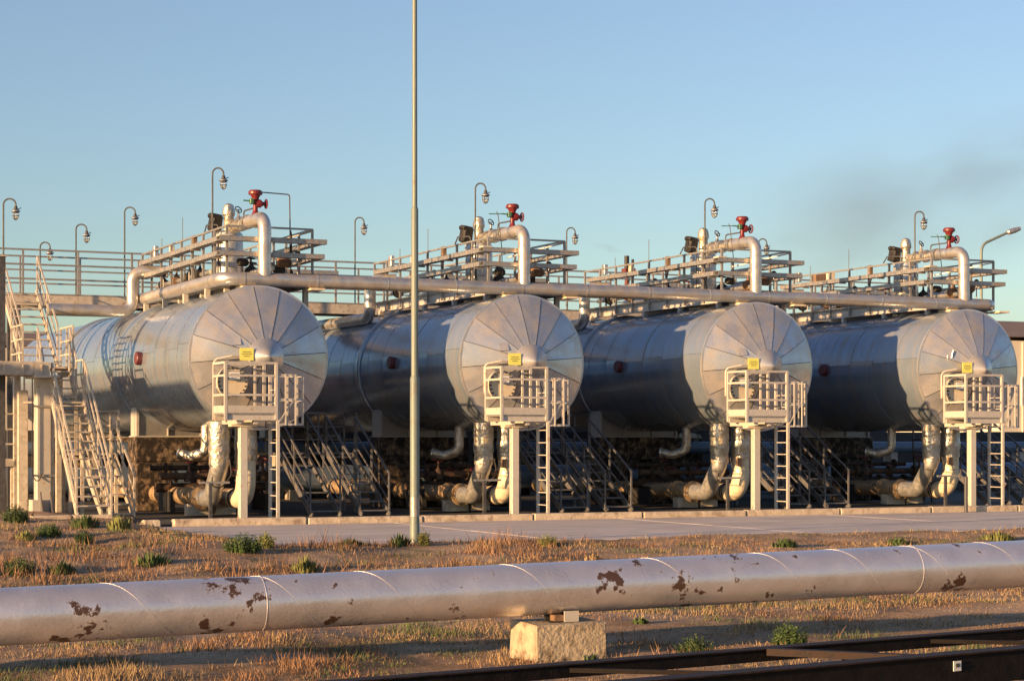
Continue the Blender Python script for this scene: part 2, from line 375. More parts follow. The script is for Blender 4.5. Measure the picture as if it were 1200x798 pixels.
kerb = thing('kerb', None, None, (26, CURB_Y, 0), kind='structure')
x = 10.9
i = 0
while x < 48:
    L = 0.42 if i == 0 else 2.95 + random.uniform(-0.2, 0.2)
    b = MB(); b.cbox((x + L / 2, CURB_Y + random.uniform(-0.015, 0.015), -0.145 + random.uniform(-0.01, 0.01)), (L - 0.03, 0.24, 0.29), 0.03); part(kerb, 'kerb_stone', b, 'kerb')
    x += L + (0.25 if i == 0 else 0.0); i += 1
for k in range(2):
    b = MB(); b.cbox((9.35 + k * 0.95, 45.75, -0.1), (0.93, 0.3, 0.3), 0.03); part(kerb, 'kerb_stone', b, 'kerb')

SET = []                                                          # things repeated at every tank
# ================================================================== tank
def build_tank():
    t = thing('storage_tank', '{W} horizontal metal clad tank with conical panelled end', 'tank', P(0, TL / 2, PAD_Z), 'horizontal tanks in a row')
    part(t, 'shell', MB().lathe([(TR - 0.03, 0.01), (TR - 0.03, TL)], 64, P(0, 0, TZ), (0, 1, 0)), 'shell_dark', True)
    # shell panels
    bl, na = 1.1, 14
    vs = []; gap = 0.006 / TR
    a0, a1 = gap / 2, math.pi / 2 - gap / 2
    prof = [(0.004, -0.03), (0.004, 0.004), (0.035, 0.004), (0.040, 0.0), (bl - 0.004, 0.0), (bl - 0.004, -0.03)]
    for (y, dr) in prof:
        for j in range(na + 1):
            a = a0 + (a1 - a0) * j / na; r = TR + dr
            vs.append((r * math.cos(a), y, r * math.sin(a)))
    fs = [(i * (na + 1) + j, (i + 1) * (na + 1) + j, (i + 1) * (na + 1) + j + 1, i * (na + 1) + j + 1) for i in range(len(prof) - 1) for j in range(na)]
    fs = [f[::-1] for f in fs]
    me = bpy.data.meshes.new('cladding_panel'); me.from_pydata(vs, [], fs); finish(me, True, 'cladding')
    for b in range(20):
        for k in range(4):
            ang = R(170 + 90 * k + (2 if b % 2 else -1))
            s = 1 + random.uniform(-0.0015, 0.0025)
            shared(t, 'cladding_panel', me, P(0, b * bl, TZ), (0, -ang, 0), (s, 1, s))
    # conical end
    NW = 16; r0, r1, y1 = TR - 0.005, 0.42, -0.50
    part(t, 'end_plate', MB().lathe([(TR - 0.03, 0.0), (r1 - 0.02, 0.485), (0.01, 0.68)], 48, P(0, 0.02, TZ), (0, -1, 0)), 'shell_dark', True)
    vs = []; na = 4; rows = 5
    for i in range(rows):
        f = i / (rows - 1); r = r0 + (r1 - r0) * f; y = y1 * f - 0.035 * math.sin(math.pi * f)
        g = 0.0075 / r; w_ = 2 * math.pi / NW
        for j in range(na + 1):
            a = g + (w_ - 2 * g) * j / na; lift = 0.010 if j == 0 else 0.0
            vs.append((r * math.cos(a), y - lift, r * math.sin(a)))
    fs = [(i * (na + 1) + j, (i + 1) * (na + 1) + j, (i + 1) * (na + 1) + j + 1, i * (na + 1) + j + 1) for i in range(rows - 1) for j in range(na)]
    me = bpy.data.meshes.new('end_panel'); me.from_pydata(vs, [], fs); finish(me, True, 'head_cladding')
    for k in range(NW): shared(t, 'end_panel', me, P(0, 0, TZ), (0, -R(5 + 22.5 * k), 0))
    part(t, 'end_cone', MB().lathe([(r1 + 0.02, 0.49), (r1 + 0.015, 0.512)] + [(r1 + 0.015 - (r1 + 0.007) * q / 8, 0.512 + 0.30 * q / 8) for q in range(1, 9)], 48, P(0, 0, TZ), (0, -1, 0)), 'head_cladding', True)
    part(t, 'end_rim', MB().lathe([(TR - 0.01, -0.05), (TR + 0.016, -0.05), (TR + 0.018, 0.008), (TR - 0.035, 0.014)], 64, P(0, 0, TZ), (0, -1, 0), False), 'head_cladding', True)
    part(t, 'rear_end', MB().lathe([(TR, 0), (0.42, 0.5), (0.01, 0.72)], 48, P(0, TL, TZ), (0, 1, 0)), 'head_cladding', True)
    for y in (7.3, 14.6):
        part(t, 'ring_flange', MB().lathe([(TR - 0.01, -0.09), (TR + 0.05, -0.08), (TR + 0.065, -0.03), (TR + 0.065, 0.03), (TR + 0.05, 0.08), (TR - 0.01, 0.09)], 64, P(0, y, TZ), (0, 1, 0), False), 'cladding', True)
    # side inspection plate
    b = MB().lathe([(0.17, 0), (0.17, 0.12), (0.15, 0.14)], 20, P(-TR * math.cos(R(3)), 4.6, TZ + 0.12), (-1, 0, 0.05)); part(t, 'side_cover', b, 'plate_red', True)
    # patch on the end
    q = Quaternion((0, 0, 1), 0)
    # manhole
    mx, mz = -0.84, TZ - 0.60
    part(t, 'manhole_neck', MB().lathe([(0.25, 0.15), (0.25, 0.5)], 28, P(mx, 0, mz), (0, -1, 0)), 'white_paint', True)
    fl = part(t, 'manhole_flange', MB().lathe([(0.365, 0.49), (0.37, 0.5), (0.37, 0.55), (0.365, 0.556)], 32, P(mx, 0, mz), (0, -1, 0)), 'white_paint', True)
    cv = part(t, 'manhole_cover', MB().lathe([(0.36, 0.558), (0.37, 0.566), (0.37, 0.61), (0.36, 0.618)], 32, P(mx, 0, mz), (0, -1, 0)), 'cream_pipe', True)
    bm_ = None
    for k in range(20):
        a = 2 * math.pi * k / 20; bar(fl, 'bolt', P(mx + 0.325 * math.cos(a), -0.47, mz + 0.325 * math.sin(a)), P(mx + 0.325 * math.cos(a), -0.655, mz + 0.325 * math.sin(a)), 'dark_steel', 0.04, kind='rod')
    dv = fillet([P(mx - 0.40, -0.45, mz - 0.2), P(mx - 0.40, -0.45, mz + 0.52), P(mx - 0.02, -0.60, mz + 0.60), P(mx + 0.16, -0.60, mz + 0.60)], 0.14, 5)
    part(t, 'davit', MB().tube(dv, 0.028, 10), 'white_paint', True)
    bar(t, 'davit_lug', P(mx - 0.40, -0.45, mz - 0.12), P(mx - 0.28, -0.50, mz - 0.12), 'white_paint', 0.05)
    # signs
    sx, sz = -0.50, TZ + 0.05
    part(t, 'sign_bracket', MB().box(P(sx, -0.52, sz), (0.05, 0.16, 0.05)), 'steel_paint')
    sg = part(t, 'warning_sign', MB().box(P(sx, -0.62, sz), (0.33, 0.012, 0.29)), 'sign_yellow')
    for k, ln in enumerate((0.20, 0.24, 0.15)): block(sg, 'lettering', P(sx, -0.6275, sz + 0.05 - 0.05 * k), (ln, 0.003, 0.014), 'ink')
    sg = part(t, 'name_plate', MB().box(P(mx + 0.02, -0.69, mz + 0.14), (0.30, 0.012, 0.22)), 'ink_grey')
    block(sg, 'plate_face', P(mx + 0.02, -0.698, mz + 0.14), (0.26, 0.004, 0.18), 'sign_white')
    for k, ln in enumerate((0.18, 0.2, 0.14)): block(sg, 'lettering', P(mx + 0.02, -0.7015, mz + 0.18 - 0.04 * k), (ln, 0.003, 0.010), 'ink')
    # saddles
    for y in (6.55, 17.1):
        pts = []
        for k in range(13):
            a = R(180 + 42 + (96) * k / 12); pts.append((TR * math.cos(a), TR * math.sin(a) - 0.002))
        poly = [P(-1.25, y + 0.15, 1.86)] + [P(px, y + 0.15, TZ + pz) for px, pz in pts] + [P(1.25, y + 0.15, 1.86)]
        sd = part(t, 'saddle', MB().prism(poly, (0, 0.5, 0)), 'steel_paint')
        for s_ in (-1, 1):
            block(sd, 'stiffener_plate', P(s_ * 1.27, y + 0.40, 2.23), (0.07, 0.62, 0.78), 'white_paint')
            block(sd, 'stiffener_plate', P(s_ * 0.45, y + 0.12, 2.0), (0.03, 0.05, 0.26), 'white_paint')
        block(sd, 'base_plate', P(0, y + 0.40, 1.865), (2.7, 0.66, 0.03), 'white_paint')
    return t
SET.append(build_tank())

# ================================================================== concrete portal piers
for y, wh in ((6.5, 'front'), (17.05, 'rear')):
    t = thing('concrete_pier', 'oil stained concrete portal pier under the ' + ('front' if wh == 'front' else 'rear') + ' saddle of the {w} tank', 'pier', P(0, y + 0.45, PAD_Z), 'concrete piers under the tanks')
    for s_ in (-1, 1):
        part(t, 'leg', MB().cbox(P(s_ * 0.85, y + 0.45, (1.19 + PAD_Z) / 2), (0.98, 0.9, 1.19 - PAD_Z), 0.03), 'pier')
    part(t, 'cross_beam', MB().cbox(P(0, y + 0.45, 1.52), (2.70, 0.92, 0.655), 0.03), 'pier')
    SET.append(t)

# ================================================================== access platform with caged ladder
def build_access():
    t = thing('access_platform', 'small railed platform with caged ladder before the end of the {w} tank', 'platform', P(-0.72, -1.13, PAD_Z), 'access platforms at the tank ends')
    x0, x1, y0, y1, z0, z1 = -1.30, -0.10, -1.60, -0.68, 2.38, 3.55
    m = 'white_paint'
    for k in range(4): block(t, 'deck_plank', P(x0 + 0.15 + 0.3 * k, (y0 + y1) / 2, z0 - 0.02), (0.292, y1 - y0, 0.04), 'steel_paint')
    for yy in (y0 + 0.04, y1 - 0.04): block(t, 'deck_beam', P((x0 + x1) / 2, yy, z0 - 0.10), (x1 - x0, 0.06, 0.12), m)
    for xx in (x0, x1):
        for yy in (y0, y1): bar(t, 'post', P(xx, yy, z0 - 0.14), P(xx, yy, z1), m, 0.062)
    bar(t, 'post', P(x0 + 0.98, y1, z0), P(x0 + 0.98, y1, z1), m, 0.05)
    for lv in (z1 - 0.02, z0 + 0.86, z0 + 0.42):
        bar(t, 'rail', P(x0, y0, lv), P(x1, y0, lv), m, 0.05); bar(t, 'rail', P(x0, y0, lv), P(x0, y1, lv), m, 0.05)
    bar(t, 'rail', P(x0, y1, z1 - 0.02), P(x1, y1, z1 - 0.02), m, 0.05)
    block(t, 'kick_plate', P((x0 + x1) / 2, y0 - 0.022, z0 + 0.09), (x1 - x0 - 0.07, 0.008, 0.17), m)
    block(t, 'kick_plate', P(x0 - 0.022, (y0 + y1) / 2, z0 + 0.09), (0.008, y1 - y0 - 0.07, 0.17), m)
    bar(t, 'bracket', P(-0.95, y0 + 0.1, z0 - 0.2), P(-0.95, -0.25, z0 - 0.2), m, 0.09)
    bar(t, 'bracket', P(-0.55, y0 + 0.1, z0 - 0.2), P(-0.55, -0.25, z0 - 0.2), m, 0.09)
    block(t, 'cap_plate', P(-0.75, -1.13, z0 - 0.275), (0.62, 0.24, 0.055), 'cream_pipe')
    cl = part(t, 'column', MB().cbox(P(-0.75, -1.13, (z0 - 0.30 + PAD_Z) / 2), (0.185, 0.185, z0 - 0.30 - PAD_Z), 0.012), m)
    block(cl, 'base_plate', P(-0.75, -1.13, PAD_Z + 0.012), (0.34, 0.34, 0.024), m)
    for sx in (-1, 1): part(cl, 'gusset', MB().prism([P(-0.75 + sx * 0.093, -1.135, PAD_Z + 0.024), P(-0.75 + sx * 0.16, -1.135, PAD_Z + 0.024), P(-0.75 + sx * 0.093, -1.135, PAD_Z + 0.2)], (0, 0.012, 0)), m)
    # ladder on the right side
    lx, la, lb, top = x1 + 0.05, y0 + 0.02, y0 + 0.60, 3.28
    for yy in (la, lb): bar(t, 'ladder_rail', P(lx, yy, PAD_Z), P(lx, yy, top), m, 0.07, 0.055)
    z = 0.18
    while z < top - 0.1:
        bar(t, 'rung', P(lx, la, z), P(lx, lb, z), m, 0.028, kind='rod'); z += 0.305
    def arch(a): 
        c = (la + lb) / 2; r = 0.40
        if a <= 0.2: return (lx + 0.30 * a / 0.2, la - 0.02)
        if a >= 0.8: return (lx + 0.30 * (1 - a) / 0.2, lb + 0.02)
        b = R(-90 + 180 * (a - 0.2) / 0.6); return (lx + 0.30 + r * math.cos(b), c + (lb - la + 0.04) / 2 * math.sin(b))
    for z in (2.13, 2.70, top - 0.02):
        pts = [P(*arch(k / 14), z) for k in range(15)]
        for_ = MB()
        for k in range(14):
            for_.box((pts[k] + pts[k + 1]) / 2, ((pts[k + 1] - pts[k]).length + 0.006, 0.008, 0.05), Quaternion((0, 0, 1), math.atan2((pts[k + 1] - pts[k]).y, (pts[k + 1] - pts[k]).x)))
        part(t, 'cage_hoop', for_, m)
    for a in (0.12, 0.26, 0.38, 0.5, 0.62, 0.74, 0.88):
        q = arch(a); bar(t, 'cage_bar', P(*q, 2.11), P(*q, top), m, 0.032, 0.032)
    bar(t, 'cage_brace', P(lx, la - 0.03, 2.16), P(lx + 0.42, la + 0.02, 2.74), m, 0.03)
    return t
SET.append(build_access())

# ================================================================== drain pipes under the tank
def build_drains():
    z = 0.36
    t = thing('drain_pipe', 'cream elbow drain pipe wrapped in foil beside the column, {w} tank', 'pipe', P(-0.15, 0.75, PAD_Z), 'wrapped drain pipes')
    part(t, 'elbow', MB().tube(fillet([P(-0.15, 0.6, 1.30), P(-0.15, 0.6, z), P(-0.15, 1.55, z)], 0.55, 10), 0.235, 24), 'cream_pipe', True)
    part(t, 'pipe_run', MB().tube([P(-0.15, 1.5, z), P(-0.15, 6.0, z), P(-0.15, 12, z)], 0.225, 20), 'brown_pipe', True)
    part(t, 'foil_wrap', MB().lathe([(0.25, 1.28), (0.262, 1.32), (0.255, 1.5), (0.275, 1.55), (0.28, 1.72), (0.262, 1.76), (0.262, 2.14)], 24, P(-0.15, 0.6, 0)), 'foil', True)
    for (yy, rr) in ((1.22, 0.252), (1.32, 0.252)): part(t, 'band', MB().lathe([(rr, -0.015), (rr, 0.015)], 24, P(-0.15, yy, z), (0, 1, 0)), 'dark_steel', True)
    part(t, 'band', MB().lathe([(0.245, 0), (0.245, 0.04)], 24, P(-0.15, 0.6, 0.92)), 'pipe_clad', True)
    block(t, 'clamp_box', P(-0.36, 0.34, 1.18), (0.12, 0.10, 0.22), 'wood_brown')
    block(t, 'pipe_support', P(-0.15, 2.4, 0.07), (0.5, 0.3, 0.14 - PAD_Z), 'concrete')
    SET.append(t)
    t = thing('drain_pipe', 'slanting foil wrapped drain pipe running back low under the {w} tank', 'pipe', P(-0.82, 0.8, PAD_Z), 'wrapped drain pipes')
    part(t, 'elbow', MB().tube(fillet([P(-0.80, 0.62, 1.30), P(-0.80, 0.62, 1.12), P(-0.80, 1.05, 0.62), P(-0.80, 1.25, z), P(-0.80, 2.0, z)], 0.35, 8), 0.215, 24), 'galv', True)
    part(t, 'pipe_run', MB().tube([P(-0.80, 1.9, z), P(-0.80, 6, z), P(-0.80, 12, z)], 0.215, 20), 'brown_pipe', True)
    part(t, 'foil_wrap', MB().lathe([(0.232, 1.14), (0.25, 1.2), (0.24, 1.42), (0.262, 1.5), (0.25, 1.75), (0.262, 1.8), (0.25, 2.2)], 24, P(-0.80, 0.62, 0)), 'foil', True)
    for yy in (2.05, 2.9): part(t, 'flange', MB().lathe([(0.29, -0.04), (0.29, 0.04)], 28, P(-0.80, yy, z), (0, 1, 0)), 'brown_pipe', True)
    block(t, 'pipe_support', P(-0.80, 2.45, 0.06), (0.62, 0.3, 0.16 - PAD_Z), 'concrete')
    part(t, 'cable_loop', MB().tube(fillet([P(-0.62, 0.36, 1.30), P(-0.60, 0.25, 0.95), P(-0.85, 0.3, 0.62), P(-1.10, 0.2, 0.68), P(-1.12, 0.1, 0.9)], 0.2, 5), 0.016, 6), 'dark_steel', True)
    SET.append(t)
    t = thing('foil_elbow', 'thin foil wrapped elbow hanging from the belly of the {w} tank', 'pipe', P(-0.55, 3.1, 1.3), 'foil elbows under the tanks')
    part(t, 'pipe', MB().tube(fillet([P(-0.45, 3.0, 2.12), P(-0.45, 3.0, 1.48), P(-0.75, 3.3, 1.36), P(-0.95, 3.5, 1.42)], 0.22, 7), 0.125, 16), 'foil', True)
    part(t, 'end_cap', MB().lathe([(0.15, 0), (0.15, 0.05), (0.11, 0.06)], 16, P(-0.95, 3.5, 1.42), (-0.7, 0.7, 0.1)), 'galv', True)
    SET.append(t)
    t = thing('marker_post', 'short dark steel post on the kerb in front of the {w} tank', 'post', P(-1.45, -0.9, PAD_Z), 'short posts at the kerb')
    bar(t, 'stake', P(-1.45, -0.9, PAD_Z), P(-1.45, -0.9, 0.78), 'dark_paint', 0.07)
    bar(t, 'crossbar', P(-1.72, -0.9, 0.79), P(-1.0, -0.9, 0.79), 'steel_paint', 0.05)
    SET.append(t)
    # low manifold between the drain pipes and the pier
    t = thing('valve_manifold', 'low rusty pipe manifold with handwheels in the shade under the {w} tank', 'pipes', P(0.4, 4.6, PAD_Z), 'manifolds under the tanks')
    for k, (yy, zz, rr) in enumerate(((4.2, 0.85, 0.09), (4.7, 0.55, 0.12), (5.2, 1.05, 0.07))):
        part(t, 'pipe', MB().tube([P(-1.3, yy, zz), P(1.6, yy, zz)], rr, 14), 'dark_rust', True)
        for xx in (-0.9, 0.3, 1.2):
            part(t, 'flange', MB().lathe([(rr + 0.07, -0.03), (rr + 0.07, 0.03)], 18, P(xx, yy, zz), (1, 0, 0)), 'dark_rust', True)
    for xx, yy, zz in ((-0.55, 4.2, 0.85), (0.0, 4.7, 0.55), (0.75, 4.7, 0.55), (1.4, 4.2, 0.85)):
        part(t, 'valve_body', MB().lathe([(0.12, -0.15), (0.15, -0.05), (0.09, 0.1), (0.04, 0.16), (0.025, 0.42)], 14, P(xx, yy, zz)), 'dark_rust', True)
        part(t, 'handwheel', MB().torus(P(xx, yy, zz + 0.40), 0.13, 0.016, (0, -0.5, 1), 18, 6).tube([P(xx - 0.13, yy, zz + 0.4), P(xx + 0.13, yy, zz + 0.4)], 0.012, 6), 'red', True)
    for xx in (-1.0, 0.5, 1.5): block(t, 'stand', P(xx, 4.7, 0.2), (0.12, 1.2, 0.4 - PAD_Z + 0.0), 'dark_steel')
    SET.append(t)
build_drains()

# ================================================================== stairs
def stair(t, xc, wd, ya, za, yb, zb, m, n, rail=1.0, rails=(True, True), tread_m=None):
    """flight from (ya,za) low to (yb,zb) high"""
    for s_ in (-1, 1):
        xx = xc + s_ * wd / 2
        bar(t, 'stringer', (xx, ya, za), (xx, yb, zb), m, 0.035, 0.17)
    for k in range(n):
        f = (k + 0.5) / n; y = ya + (yb - ya) * f; z = za + (zb - za) * f
        block(t, 'tread', (xc, y, z + 0.02), (wd - 0.04, 0.23, 0.035), tread_m or m)
    for s_, on in ((-1, rails[0]), (1, rails[1])):
        if not on: continue
        xx = xc + s_ * (wd / 2 + 0.02)
        for f in (0.04, 0.5, 0.97):
            y = ya + (yb - ya) * f; z = za + (zb - za) * f
            bar(t, 'post', (xx, y, z), (xx, y, z + rail), m, 0.04)
        for h in (rail, rail * 0.62, rail * 0.3): bar(t, 'handrail', (xx, ya + (yb - ya) * 0.03, za + (zb - za) * 0.03 + h), (xx, yb - (yb - ya) * 0.03, zb - (zb - za) * 0.03 + h), m, 0.042 if h == rail else 0.03)
def build_crossover():
    t = thing('crossover_stairs', 'dark steel crossover stairs with two flights, right of the {w} tank', 'stairs', P(2.75, 3.0, PAD_Z), 'crossover stairs between the tanks')
    m = 'stair_paint'
    for xx in (2.12, 3.42): stair(t, TX + xx, 0.74, TY + 1.25, PAD_Z, TY + 3.95, 1.42, m, 7)
    for k in range(5): block(t, 'deck_plank', P(1.70 + 0.45 * k + 0.22, 4.45, 1.42), (0.44, 1.0, 0.05), m)
    for xx in (1.75, 3.88):
        for yy in (4.0, 4.9): bar(t, 'leg', P(xx, yy, PAD_Z), P(xx, yy, 1.4), m, 0.08)
    railing(t, [P(1.72, 3.97, 0), P(1.72, 4.93, 0), P(3.9, 4.93, 0), P(3.9, 3.97, 0)], 1.44, 2.48, m, 0.75)
    railing(t, [P(2.52, 3.97, 0), P(3.02, 3.97, 0)], 1.44, 2.48, m, 0.75)
    return t
SET.append(build_crossover())

# ================================================================== top platform, dome, riser, valve
def build_top():
    t = thing('roof_platform', 'railed platform with cable trays on top of the {w} tank', 'platform', P(0.6, 5, TZ + TR), 'platforms on the tank tops')
    m = 'steel_paint'; x0, x1, y0, y1, zd, zr = -0.50, 1.66, 1.0, 9.2, 5.78, 6.92
    for xx in (x0 + 0.08, x1 - 0.08):
        for k in range(4):
            L = (y1 - y0) / 4
            part(t, 'side_beam', MB().box(P(xx, y0 + L * (k + 0.5), 5.62), (0.02, L - 0.008, 0.25)).box(P(xx, y0 + L * (k + 0.5), 5.735), (0.11, L - 0.008, 0.02)).box(P(xx, y0 + L * (k + 0.5), 5.495), (0.11, L - 0.008, 0.02)), 'white_paint')
        for yy in (1.3, 3.4, 5.5, 7.4, 8.9):
            zs = TZ + math.sqrt(max(0, TR ** 2 - xx ** 2)) - 0.02
            bar(t, 'support_post', P(xx, yy, zs), P(xx, yy, 5.485), 'white_paint', 0.12)
    part(t, 'front_beam', MB().cbox(P((x0 + x1) / 2, y0 + 0.02, 5.615), (x1 - x0 - 0.02, 0.04, 0.26), 0.008), 'white_paint')
    n = 8
    for k in range(n): block(t, 'deck_plank', P((x0 + x1) / 2, y0 + (y1 - y0) * (k + 0.5) / n, zd - 0.01), (x1 - x0 + 0.02, (y1 - y0) / n - 0.015, 0.035), m)
    for k in range(9):
        yy = y0 + (y1 - y0) * k / 8
        for xx in (x0, x1): bar(t, 'post', P(xx, yy, 5.52), P(xx, yy, zr), m, 0.055)
    for xx in (0.55,): bar(t, 'post', P(xx, y0, 5.78), P(xx, y0, zr), m, 0.055)
    for xx in (x0, x1): bar(t, 'rail', P(xx, y0, zr), P(xx, y1, zr), m, 0.045)
    bar(t, 'rail', P(x0, y0, zr), P(x1, y0, zr), m, 0.045)
    # cable trays: two levels on left, front and right
    def tray(a, b, z, ax):
        a = Vector(a); b = Vector(b); c = (a + b) / 2; L = (b - a).length
        mb = MB()
        if ax == 'y': mb.box((c.x, c.y, z - 0.045), (0.22, L, 0.012)).box((c.x - 0.105, c.y, z), (0.012, L, 0.10)).box((c.x + 0.105, c.y, z), (0.012, L, 0.10)).box((c.x, c.y, z + 0.056), (0.235, L, 0.012))
        else: mb.box((c.x, c.y, z - 0.045), (L, 0.22, 0.012)).box((c.x, c.y - 0.105, z), (L, 0.012, 0.10)).box((c.x, c.y + 0.105, z), (L, 0.012, 0.10)).box((c.x, c.y, z + 0.056), (L, 0.235, 0.012))
        part(t, 'cable_tray', mb, 'tray')
    for z, ext in ((6.60, 0.30), (6.24, 0.24)):
        for k in range(4):
            L = 7.6 / 4
            tray(P(x0 - 0.14, y0 + L * k + 0.008, 0), P(x0 - 0.14, y0 + L * (k + 1), 0), z + random.uniform(-0.008, 0.008), 'y')
        for k in range(2):
            L = 3.2 / 2; tray(P(x1 + 0.14, y0 + L * k + 0.008, 0), P(x1 + 0.14, y0 + L * (k + 1), 0), z, 'y')
        tray(P(x0 - 0.25, y0 - 0.14, 0), P(0.55, y0 - 0.14, 0), z, 'x'); tray(P(0.56, y0 - 0.14, 0), P(x1 + ext, y0 - 0.14, 0), z, 'x')
        for k in range(4): bar(t, 'tray_bracket', P(x0 - 0.26, y0 + 0.3 + 2.0 * k, z - 0.075), P(x0, y0 + 0.3 + 2.0 * k, z - 0.075), m, 0.04)
    part(t, 'corner_cover', MB().cbox(P(x0 - 0.14, y0 - 0.14, 6.67), (0.26, 0.27, 0.05), 0.006), 'white_paint')
    for k, (yy, zz, w_, h_) in enumerate(((4.1, 6.84, 0.14, 0.26), (6.3, 6.80, 0.12, 0.20), (8.0, 6.9, 0.2, 0.3))):
        part(t, 'instrument_box', MB().cbox(P(x0 + 0.06, yy, zz), (0.12, w_, h_), 0.01), ('wood_brown', 'cream_pipe', 'galv')[k])
    for xx, yy, h_ in ((x0 + 0.05, 5.2, 7.55), (x0 + 0.05, 7.3, 7.2)): bar(t, 'antenna', P(xx, yy, 6.5), P(xx, yy, h_), 'lamp_dark', 0.018, kind='rod')
    for k in range(3):
        yy = 1.6 + 2.3 * k
        part(t, 'conduit', MB().tube(fillet([P(x0 - 0.02, yy, 6.58), P(x0 + 0.02, yy + 0.2, 6.3), P(x0 + 0.12, yy + 0.45, 6.12), P(x0 + 0.2, yy + 0.55, 5.8)], 0.12, 4), 0.016, 6), 'dark_paint', True)
    bar(t, 'brace', P(x1, y0, 6.88), P(x1 - 0.9, y0 + 1.6, 6.6), m, 0.03)
    SET.append(t)

    t = thing('gas_dome', 'upright clad dome with capped fitting on the {w} tank', 'vessel', P(0.2, 3.2, TZ + TR), 'domes on the tank tops')
    part(t, 'body', MB().lathe([(0.40, 5.38), (0.40, 5.86), (0.36, 5.88), (0.36, 6.9), (0.34, 6.97), (0.22, 7.03), (0.05, 7.05)], 32, P(0.2, 3.2, 0)), 'galv', True)
    for z in (6.12, 6.45, 6.80): part(t, 'band', MB().lathe([(0.366, -0.02), (0.372, 0), (0.366, 0.02)], 32, P(0.2, 3.2, z)), 'pipe_clad', True)
    part(t, 'fitting', MB().lathe([(0.15, 7.02), (0.13, 7.10), (0.13, 7.40), (0.16, 7.44), (0.16, 7.52), (0.145, 7.6), (0.12, 7.68), (0.05, 7.72)], 18, P(0.2, 3.2, 0)), 'foil', True)
    b = MB(); rnd = random.Random(3)
    b.cbox((0, 0, 0), (0.30, 0.26, 0.44), 0.05).cbox((-0.03, 0, 0.16), (0.36, 0.3, 0.14), 0.05)
    q = Quaternion((0.2, 1, 0.3), 0.22); b.v = [q @ v + P(-0.12, 3.32, 7.22) + Vector((rnd.uniform(-.025, .025), rnd.uniform(-.025, .025), rnd.uniform(-.025, .025))) for v in b.v]
    part(t, 'wrapped_gauge', b, 'black_wrap')
    part(t, 'gauge_stand', MB().tube([P(-0.10, 3.32, 6.75), P(-0.10, 3.32, 7.02)], 0.05, 8), 'steel_paint', True)
    part(t, 'vent_tube', MB().tube(fillet([P(-0.15, 2.95, 5.80), P(-0.15, 2.95, 7.15), P(-0.32, 3.4, 7.18), P(-0.32, 3.6, 7.0)], 0.08, 4), 0.018, 6), 'dark_paint', True)
    SET.append(t)

    t = thing('riser_pipe', 'clad riser pipe bending from the dome down to the header, {w} tank', 'pipe', P(0.32, 0.6, 5.78), 'riser pipes')
    path = fillet([P(0.32, 0.6, 5.70), P(0.32, 0.6, 7.12), P(0.27, 1.70, 7.12)], 0.30, 9)
    part(t, 'clad_pipe', MB().tube(path, 0.158, 20), 'pipe_clad', True)
    part(t, 'inner_pipe', MB().tube([P(0.27, 1.66, 7.12), P(0.22, 2.9, 7.12), P(0.2, 3.16, 7.16)], 0.11, 16), 'foil', True)
    part(t, 'foot_cone', MB().lathe([(0.158, 0.14), (0.04, 0.0)], 18, P(0.32, 0.6, 5.72)), 'pipe_clad', True)
    for z in (6.0, 6.72): part(t, 'band', MB().lathe([(0.163, -0.012), (0.163, 0.012)], 20, P(0.32, 0.6, z)), 'galv', True)
    for yy in (1.75, 1.83, 2.25, 2.33, 2.75): part(t, 'flange', MB().lathe([(0.18, -0.028), (0.18, 0.028)], 18, P(0.26, yy, 7.12), (0, 1, 0)), 'foil', True)
    part(t, 'small_valve', MB().lathe([(0.06, 7.2), (0.09, 7.25), (0.05, 7.32), (0.025, 7.36), (0.025, 7.5)], 12, P(0.24, 2.5, 0)), 'foil', True)
    part(t, 'small_handwheel', MB().torus(P(0.24, 2.5, 7.50), 0.09, 0.014, (0.3, -0.8, 0.5), 16, 6).tube([P(0.15, 2.5, 7.5), P(0.33, 2.5, 7.5)], 0.01, 6), 'dark_paint', True)
    part(t, 'trim_line', MB().tube(fillet([P(0.24, 2.05, 7.25), P(0.24, 2.05, 7.42), P(0.29, 1.4, 7.42), P(0.29, 1.25, 7.5)], 0.08, 4), 0.02, 6), 'dark_paint', True)
    SET.append(t)

    t = thing('control_valve', 'red diaphragm valve with side handwheel above the riser of the {w} tank', 'valve', P(0.29, 1.25, 7.27), 'red valves')
    c = lambda z: P(0.29, 1.25, z)
    part(t, 'stem', MB().lathe([(0.10, 7.25), (0.075, 7.30), (0.058, 7.36), (0.058, 7.58), (0.085, 7.62), (0.085, 7.68)], 16, c(0)), 'red', True)
    part(t, 'diaphragm_head', MB().lathe([(0.075, 7.62), (0.10, 7.68), (0.135, 7.735), (0.172, 7.745), (0.172, 7.80), (0.15, 7.815), (0.14, 7.84), (0.03, 7.85)], 24, c(0)), 'red', True)
    for k in range(10):
        a = 2 * math.pi * k / 10; bar(t, 'bolt', c(7.73) + Vector((0.158 * math.cos(a), 0.158 * math.sin(a), 0)), c(7.815) + Vector((0.158 * math.cos(a), 0.158 * math.sin(a), 0)), 'dark_steel', 0.022, kind='rod')
    part(t, 'gear_housing', MB().lathe([(0.085, 0), (0.10, 0.04), (0.10, 0.13), (0.06, 0.17), (0.03, 0.26)], 16, c(7.52), (1, 0, 0)), 'red', True)
    hw = MB().torus(P(0.29 + 0.27, 1.25, 7.52), 0.105, 0.018, (1, 0, 0), 20, 8)
    for k in range(3):
        a = R(60 * k); d = Vector((0, math.cos(a), math.sin(a))) * 0.105; hw.tube([P(0.56, 1.25, 7.52) - d, P(0.56, 1.25, 7.52) + d], 0.011, 6)
    part(t, 'handwheel', hw, 'red', True)
